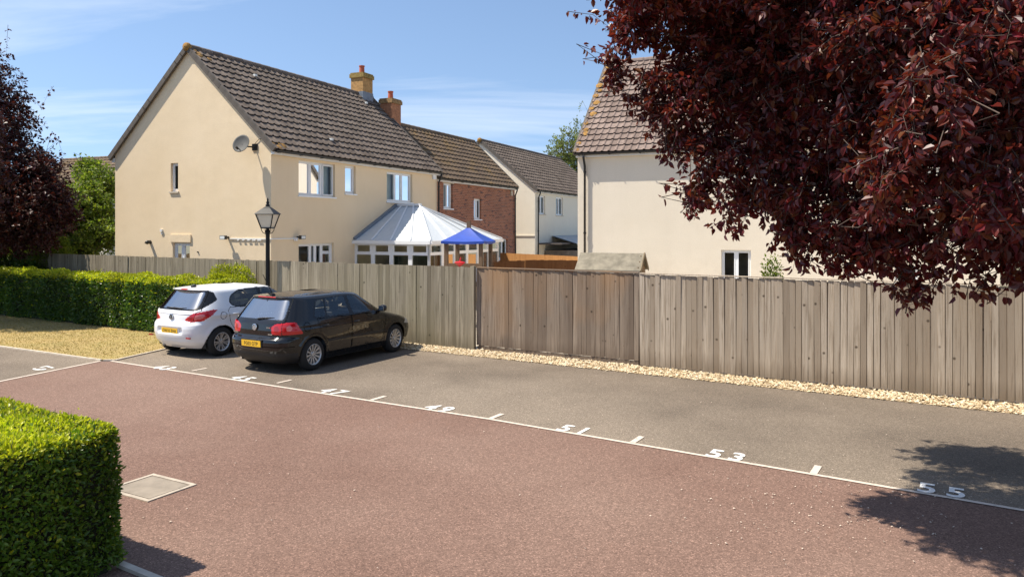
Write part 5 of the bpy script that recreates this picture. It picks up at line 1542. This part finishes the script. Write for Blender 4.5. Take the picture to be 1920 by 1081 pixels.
def curve_pts(a, b, n=6, wob=0.15, sag=0.0, seed=0):
    rr = random.Random(seed); a, b = Vector(a), Vector(b); L = (b - a).length; out = []
    off = [Vector((0, 0, 0))] + [Vector((rr.gauss(0, wob), rr.gauss(0, wob), rr.gauss(0, wob))) * L * 0.3 for _ in range(n - 1)] + [Vector((0, 0, 0))]
    for i in range(n + 1):
        t = i / n; out.append(a.lerp(b, t) + off[i] * (4 * t * (1 - t)) * 0.5 + Vector((0, 0, sag * 4 * t * (1 - t))))
    return out

def lobed_tree(name, label, cat, base, lobes, n_twigs, per_twig, leaf_len, mat, bark, trunk_r, fork_z, group=None, singles=0, droop=0.35, twig_len=0.65, leafn=6, shell=0.55, wl=0.58, twig_r=0.005, upbias=0.5):
    """lobes: (centre, radius); twigs fill them, leaves hang on the twigs"""
    base = Vector(base); root = thing(name, label, cat, base, 0, group)
    rr = random.Random(hash(name) % 1000 if False else len(lobes) * 7 + n_twigs)
    cur = []
    cen = sum((Vector(c) for c, r in lobes), Vector()) / len(lobes)
    top = Vector((base.x + (cen.x - base.x) * 0.12, base.y + (cen.y - base.y) * 0.12, fork_z))
    m = MB(); tp = curve_pts(base, top, 5, 0.06, 0, rr.random()); m.tube([p - base for p in tp], [trunk_r * (1.25 - 0.5 * i / 5) for i in range(6)], 12)
    tr = m.build('trunk', bark, root, smooth=True)
    mb = MB()
    for i, (c, r) in enumerate(lobes):
        c = Vector(c); q = curve_pts(top, c, 7, 0.10, (c - top).length * 0.06, i + 3)
        r0 = trunk_r * 0.40 * min(1.0, r / 1.5); mb.tube([p - base for p in q], [r0 * (1 - 0.82 * k / 7) for k in range(8)], 7, cap=False)
    mb.build('limbs', bark, root, smooth=True)
    C = np.array([list(c) for c, r in lobes]); Rr = np.array([r for c, r in lobes])
    wgt = Rr ** 2.2; pick = vr.choice(len(lobes), n_twigs, p=wgt / wgt.sum())
    dirs = unit(vr.normal(size=(n_twigs, 3))); rad = Rr[pick] * (shell + (1 - shell) * vr.random(n_twigs) ** 0.7) * vr.uniform(0.82, 1.12, n_twigs)
    End = C[pick] + dirs * rad[:, None] * np.array([1, 1, 0.92])
    ax = unit(dirs * 0.9 + vr.normal(0, 0.45, (n_twigs, 3)) + np.array([0, 0, -droop]))
    tl = twig_len * vr.uniform(0.6, 1.3, n_twigs)
    Start = End - ax * tl[:, None]; Start[:, 2] += tl * 0.10
    Mid = (Start + End) / 2 + vr.normal(0, 0.04, (n_twigs, 3)); Mid[:, 2] += tl * 0.06
    bs = np.array(base)
    me = fast_twigs(Start - bs, Mid - bs, End - bs, twig_r * 1.6, twig_r * 0.5, 'twigs', M['twig'])
    o = bpy.data.objects.new('twigs', me); link(o, root); o['kind'] = 'stuff'
    # a second order of branchlets from lobe centres out to twig starts
    k = min(n_twigs, 60 * len(lobes)); sel = vr.choice(n_twigs, k, replace=False)
    A = C[pick[sel]] + vr.normal(0, 0.2, (k, 3)) * Rr[pick[sel]][:, None] * 0.6; Cc = Start[sel]; B = (A + Cc) / 2 + vr.normal(0, 0.10, (k, 3)) * Rr[pick[sel]][:, None]
    me = fast_twigs(A - bs, B - bs, Cc - bs, twig_r * 2.0, twig_r * 0.9, 'branchlets', bark)
    o = bpy.data.objects.new('branchlets', me); link(o, root); o['kind'] = 'stuff'
    # leaves
    n = n_twigs * per_twig; ti = np.repeat(np.arange(n_twigs), per_twig)
    f = vr.random(n) ** 0.75
    P = np.where((f < 0.5)[:, None], Start[ti] + (Mid - Start)[ti] * (f * 2)[:, None], Mid[ti] + (End - Mid)[ti] * (f * 2 - 1)[:, None])
    side = unit(np.cross(ax[ti], vr.normal(size=(n, 3))))
    D = ax[ti] * 0.45 + side * 0.9 + np.array([0, 0, -droop * 1.3]); D += vr.normal(0, 0.2, (n, 3))
    U = vr.normal(0, 0.55, (n, 3)) + np.array([0, 0, upbias]) + dirs[ti] * 0.35
    Ls = leaf_len * vr.uniform(0.6, 1.25, n); Wd = Ls * wl * vr.uniform(0.8, 1.15, n)
    P = P + side * 0.02
    keep = np.ones(n, bool)
    if singles:
        # the leaves that show largest: nearest to where the photograph was taken
        uu = 960 + FOCAL * P[:, 0] / P[:, 1]; vv = HOR + FOCAL * (CAMZ - P[:, 2]) / P[:, 1]
        dist = np.linalg.norm(P - np.array([0, 0, CAMZ]), axis=1); dist[(uu < 1000) | (uu > 1900) | (vv < 10) | (vv > 1000)] = 1e3
        order = np.argsort(dist)[:singles]; keep[order] = False
        for j in order:
            Vv, Ff = leaves6((P[j] - P[j])[None], D[j][None], U[j][None], Ls[j:j+1], Wd[j:j+1])
            lm = bpy.data.meshes.new('leaf'); lm.from_pydata(Vv.tolist(), [], Ff.tolist()); lm.materials.append(mat)
            inst('leaf', lm, root, tuple(P[j] - bs))
    fn = leaves6 if leafn == 6 else leaves4
    Vv, Ff = fn(P[keep] - bs, D[keep], U[keep], Ls[keep], Wd[keep])
    o = bpy.data.objects.new('crown', np_mesh('crown', Vv, Ff, mat)); link(o, root); o['kind'] = 'stuff'
    return root

# ---- big copper-leaved tree on the right
def lb(u, v, Y, r): return (at(u, v, Y), r)
LOBES = [lb(1180, 60, 7.2, 0.34), lb(1160, 140, 7.2, 0.20), lb(1215, -20, 7.0, 0.36), lb(1290, 40, 7.2, 0.66), lb(1285, 195, 7.1, 0.50), lb(1390, 150, 7.0, 0.78), lb(1330, 290, 7.0, 0.32), lb(1450, 300, 6.8, 0.70), lb(1400, 400, 6.7, 0.27),
         lb(1560, 375, 6.4, 0.68), lb(1540, 130, 6.6, 1.0), lb(1650, 430, 6.0, 0.50), lb(1690, 250, 5.8, 0.75), lb(1760, 90, 6.0, 1.0), lb(1790, 440, 5.5, 0.48), lb(1840, 270, 5.3, 0.70),
         lb(1920, 450, 5.3, 0.48), lb(1960, 150, 5.6, 1.05), lb(1700, 525, 6.1, 0.22), lb(1715, 565, 6.0, 0.13), lb(1510, 470, 6.5, 0.25), lb(1600, 490, 6.2, 0.28), lb(1860, 520, 5.6, 0.24), lb(1490, 430, 6.6, 0.26),
         lb(1690, 330, 4.9, 0.36), lb(1740, 250, 4.8, 0.40), lb(1860, 380, 4.7, 0.40), lb(1620, 100, 5.4, 0.5), lb(1880, 80, 4.9, 0.6), lb(1780, 180, 4.8, 0.45), lb(1660, 400, 5.2, 0.25),
         lb(1255, 285, 7.1, 0.25), lb(1310, 375, 7.0, 0.26), lb(1350, 425, 6.9, 0.15), lb(1215, 190, 7.2, 0.26), lb(1150, 130, 7.3, 0.12), lb(1420, 130, 8.6, 0.8), lb(1350, 40, 8.6, 0.6), lb(1450, 60, 7.8, 0.8), lb(1255, 20, 7.9, 0.45), lb(1180, -60, 6.2, 0.45), lb(1215, -190, 6.0, 0.6), lb(1310, -60, 6.7, 0.6), lb(1700, 588, 6.0, 0.08), lb(1135, 60, 7.3, 0.13),
         lb(1225, -150, 6.8, 0.65), lb(1350, -100, 6.2, 0.70), lb(1500, -80, 5.8, 0.7), lb(1690, -60, 5.5, 0.75), lb(1350, -250, 6.8, 0.9), lb(1540, -260, 6.4, 1.1), lb(1720, -200, 6.8, 1.4), lb(1980, -150, 6.5, 1.5), lb(2200, 100, 6.4, 1.5), lb(2150, 380, 5.9, 1.0), lb(2300, -250, 7.4, 1.9), lb(2500, 150, 7.4, 1.6), lb(2000, -420, 7.2, 1.6), lb(2250, 380, 8.2, 1.2)]
lobed_tree('copper_tree', 'large copper red leaved tree overhanging the fence and bays on the right', 'tree', (6.7, 7.3, 0), LOBES, 8600, 24, 0.070, M['leaf_copper'], M['bark'], 0.20, 2.9, singles=300, twig_r=0.0030, twig_len=0.42)

# ---- darker copper tree on the left
LL = [lb(-60, 400, 25.5, 2.3), lb(20, 330, 25.5, 1.6), lb(60, 400, 25, 1.35), lb(-20, 230, 26, 1.7), lb(95, 380, 25.2, 0.95), lb(80, 320, 25.4, 0.8), lb(70, 440, 25, 0.8), lb(110, 410, 25.2, 0.7), lb(-80, 150, 26, 1.9), lb(30, 445, 24.8, 0.8), lb(-150, 300, 25, 2.5), lb(-190, 360, 22, 1.8), lb(-260, 300, 21, 1.9), lb(-100, 330, 21.5, 1.6), lb(-75, 240, 22, 1.4), lb(-140, 380, 21, 1.3), lb(-72, 372, 20.3, 1.15), lb(-66, 300, 20.6, 1.1), lb(-330, 340, 20.5, 1.6)]
lobed_tree('copper_tree', 'dark purple leaved tree rising behind the hedge at the left edge', 'tree', (-19.0, 25.2, 0), LL, 6400, 18, 0.12, M['leaf_copper_far'], M['bark'], 0.22, 2.2, leafn=4, twig_len=0.8, droop=0.1, wl=0.7)
# ---- green trees
GL = [lb(150, 400, 29, 1.45), lb(188, 350, 30, 1.0), lb(120, 430, 28.5, 1.3), lb(185, 440, 28.5, 1.0), lb(60, 440, 29, 1.6), lb(170, 320, 31, 0.7), lb(0, 430, 30, 1.8), lb(205, 445, 28, 0.6), lb(150, 465, 27.5, 0.8), lb(190, 400, 29, 0.8)]
lobed_tree('garden_tree', 'fresh green bushy tree between purple tree and cream gable', 'tree', (-16.6, 29.5, 0), GL, 3000, 18, 0.125, M['leaf_tree'], M['bark'], 0.14, 1.2, leafn=4, twig_len=0.7, droop=-0.1, wl=0.6)
DG = [lb(1075, 275, 70, 2.6), lb(1050, 290, 70, 1.7), lb(1105, 260, 71, 2.6), lb(1130, 300, 70, 3.5), lb(1085, 320, 70, 2.5)]
lobed_tree('distant_tree', 'distant pale green tree rising behind the far white house roof', 'tree', (5.8, 70.5, 0), DG, 900, 14, 0.22, M['leaf_pale'], M['bark'], 0.3, 5.0, leafn=4, twig_len=1.4, droop=-0.5, wl=0.5, twig_r=0.01)

# ---- hedges
def box_hedge(name, label, a, b, width, h, leaf, n_m2, mat, back_left=True, z0=0.05, lump=0.05, faces=('front', 'top', 'end0', 'end1', 'back'), ends=True, upf=0.5):
    """a->b front foot line; the hedge lies to the left of a->b"""
    a, b = Vector((a[0], a[1], 0)), Vector((b[0], b[1], 0)); d = b - a; L = d.length
    root = thing(name, label, 'hedge', a, math.atan2(d.y, d.x)); W = width
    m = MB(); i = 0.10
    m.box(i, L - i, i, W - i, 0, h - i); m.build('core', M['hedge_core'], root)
    Ps, Ns = [], []
    def face(kind):
        if kind in ('front', 'back'): A = L * h
        elif kind == 'top': A = L * W
        else: A = W * h
        n = int(A * n_m2); p = vr.random((n, 2)); z = np.zeros(n)
        if kind == 'front': P = np.stack([p[:, 0] * L, z, z0 + p[:, 1] * (h - z0)], 1); N = np.tile([0, -1, 0.], (n, 1))
        elif kind == 'back': P = np.stack([p[:, 0] * L, z + W, z0 + p[:, 1] * (h - z0)], 1); N = np.tile([0, 1, 0.], (n, 1))
        elif kind == 'top': P = np.stack([p[:, 0] * L, p[:, 1] * W, z + h], 1); N = np.tile([0, 0, 1.], (n, 1))
        elif kind == 'end0': P = np.stack([z, p[:, 0] * W, z0 + p[:, 1] * (h - z0)], 1); N = np.tile([-1, 0, 0.], (n, 1))
        else: P = np.stack([z + L, p[:, 0] * W, z0 + p[:, 1] * (h - z0)], 1); N = np.tile([1, 0, 0.], (n, 1))
        Ps.append(P); Ns.append(N)
    for k in faces: face(k)
    P = np.concatenate(Ps); N = np.concatenate(Ns); n = len(P)
    # round the edges, lumps, depth in the shell
    c = np.array([L / 2, W / 2, h / 2]); hx = np.array([L / 2, W / 2, h / 2]); r = 0.12
    q = P - c; inner = np.clip(q, -(hx - r), hx - r); dv = q - inner; ln = np.linalg.norm(dv, axis=1, keepdims=True)
    q = inner + dv / np.maximum(ln, 1e-6) * np.minimum(ln, r); P = c + q; N = unit(N + dv / np.maximum(ln, 1e-6) * 0.8)
    lum = np.sin(P[:, 0] * 3.1 + P[:, 2] * 2.3) + np.sin(P[:, 0] * 7.3 + P[:, 1] * 5.1 + 1) * 0.6 + np.sin(P[:, 2] * 9.1 + P[:, 0] * 4.0) * 0.4
    P = P + N * (lum * lump * 0.5)[:, None] - N * (vr.random(n)[:, None] ** 1.6 * 0.13) + N * (np.maximum(vr.normal(0, 1, n) - 1.9, 0) * 0.06)[:, None]
    D = N * vr.uniform(0.2, 1.0, (n, 1)) + vr.normal(0, 0.55, (n, 3)) + np.array([0, 0, upf * 0.6])
    U = N * 0.6 + vr.normal(0, 0.5, (n, 3)) + np.array([0, 0, upf])
    Ls = leaf * vr.uniform(0.6, 1.3, n)
    fresh = (P[:, 2] > h - 0.10 + vr.normal(0, 0.05, n)) | (vr.random(n) < 0.04)  # mostly top leaves: new growth, with the sunlight up there put into colour
    Wd = Ls * 0.5 * vr.uniform(0.8, 1.2, n)
    for nm, sel, mt in (('foliage', ~fresh, mat), ('sunlit_new_growth', fresh, M['leaf_new_lit'])):
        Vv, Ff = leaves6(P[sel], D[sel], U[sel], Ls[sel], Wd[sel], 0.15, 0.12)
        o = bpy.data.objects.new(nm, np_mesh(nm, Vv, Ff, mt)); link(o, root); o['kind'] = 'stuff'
    # bare twigs inside the shell
    k = int(n * 0.03); s = vr.choice(n, k); A = P[s] - N[s] * 0.18; B = P[s] - N[s] * 0.07 + vr.normal(0, 0.02, (k, 3)); C2 = P[s] + np.array([0, 0, 0.05]) + vr.normal(0, 0.02, (k, 3))
    o = bpy.data.objects.new('twigs', fast_twigs(A, B, C2, 0.0035, 0.0015, 'twigs', M['twig'])); link(o, root); o['kind'] = 'stuff'
    return root
# near hedge: corner at (-3.06, 6.0); end face looks right, in its own shade
hc = Vector((-3.10, 6.02, 0))
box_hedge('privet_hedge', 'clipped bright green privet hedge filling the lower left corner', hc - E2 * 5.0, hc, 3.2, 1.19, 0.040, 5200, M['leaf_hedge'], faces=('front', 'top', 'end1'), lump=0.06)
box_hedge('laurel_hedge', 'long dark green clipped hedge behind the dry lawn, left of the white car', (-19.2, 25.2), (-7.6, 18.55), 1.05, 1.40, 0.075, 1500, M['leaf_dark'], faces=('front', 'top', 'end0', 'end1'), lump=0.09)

def shrub(name, label, c, rx, ry, rz_, n, leaf, mat, z0=0.0):
    root = thing(name, label, 'shrub', (c[0], c[1], 0)); m = MB()
    for k in range(7):
        a = 6.283 * k / 7; m.tube([(0, 0, 0), (0.25 * rx * math.cos(a), 0.25 * ry * math.sin(a), rz_ * 0.4), (0.7 * rx * math.cos(a), 0.7 * ry * math.sin(a), rz_ * 0.75)], [0.02, 0.014, 0.005], 5)
    m.build('stems', M['bark'], root)
    d = unit(vr.normal(size=(n, 3))); d[:, 2] = np.abs(d[:, 2]); lum = 1 + 0.05 * np.sin(d[:, 0] * 6 + d[:, 2] * 5) + 0.05 * np.sin(d[:, 1] * 9 + d[:, 2] * 7 + 1)
    P = d * (lum * (0.72 + 0.32 * vr.random(n) ** 0.5))[:, None] * np.array([rx, ry, rz_]); P[:, 2] += z0
    D = d * 0.9 + vr.normal(0, 0.5, (n, 3)); U = d * 0.4 + vr.normal(0, 0.5, (n, 3)) + np.array([0, 0, 0.6]); Ls = leaf * vr.uniform(0.6, 1.3, n)
    Vv, Ff = leaves6(P, D, U, Ls, Ls * 0.5, 0.15, 0.15); o = bpy.data.objects.new('foliage', np_mesh('foliage', Vv, Ff, mat)); link(o, root); o['kind'] = 'stuff'
    return root
s1 = at(430, 428, 20.0)
shrub('golden_shrub', 'rounded golden green shrub behind the white car roof', (s1.x, s1.y), 0.86, 0.50, 1.72, 15000, 0.06, M['leaf_new_lit'])
s2 = at(20, 428, 25.6)
shrub('laurel_shrub', 'loose glossy laurel shrub peeping over the hedge at far left', (s2.x, s2.y), 1.2, 0.6, 1.78, 4200, 0.13, M['leaf_dark'])
s3 = at(100, 428, 26.2)
shrub('climbing_shrub', 'yellow green shrub sprawling over the top of the fence at left', (s3.x, s3.y), 0.9, 0.55, 2.45, 6000, 0.09, M['leaf_gold'])
s4 = at(1448, 428, 14.6)
shrub('garden_shrub', 'small yellow green shrub topping the fence under the copper tree', (s4.x, s4.y), 0.30, 0.25, 2.12, 3500, 0.06, M['leaf_gold'])
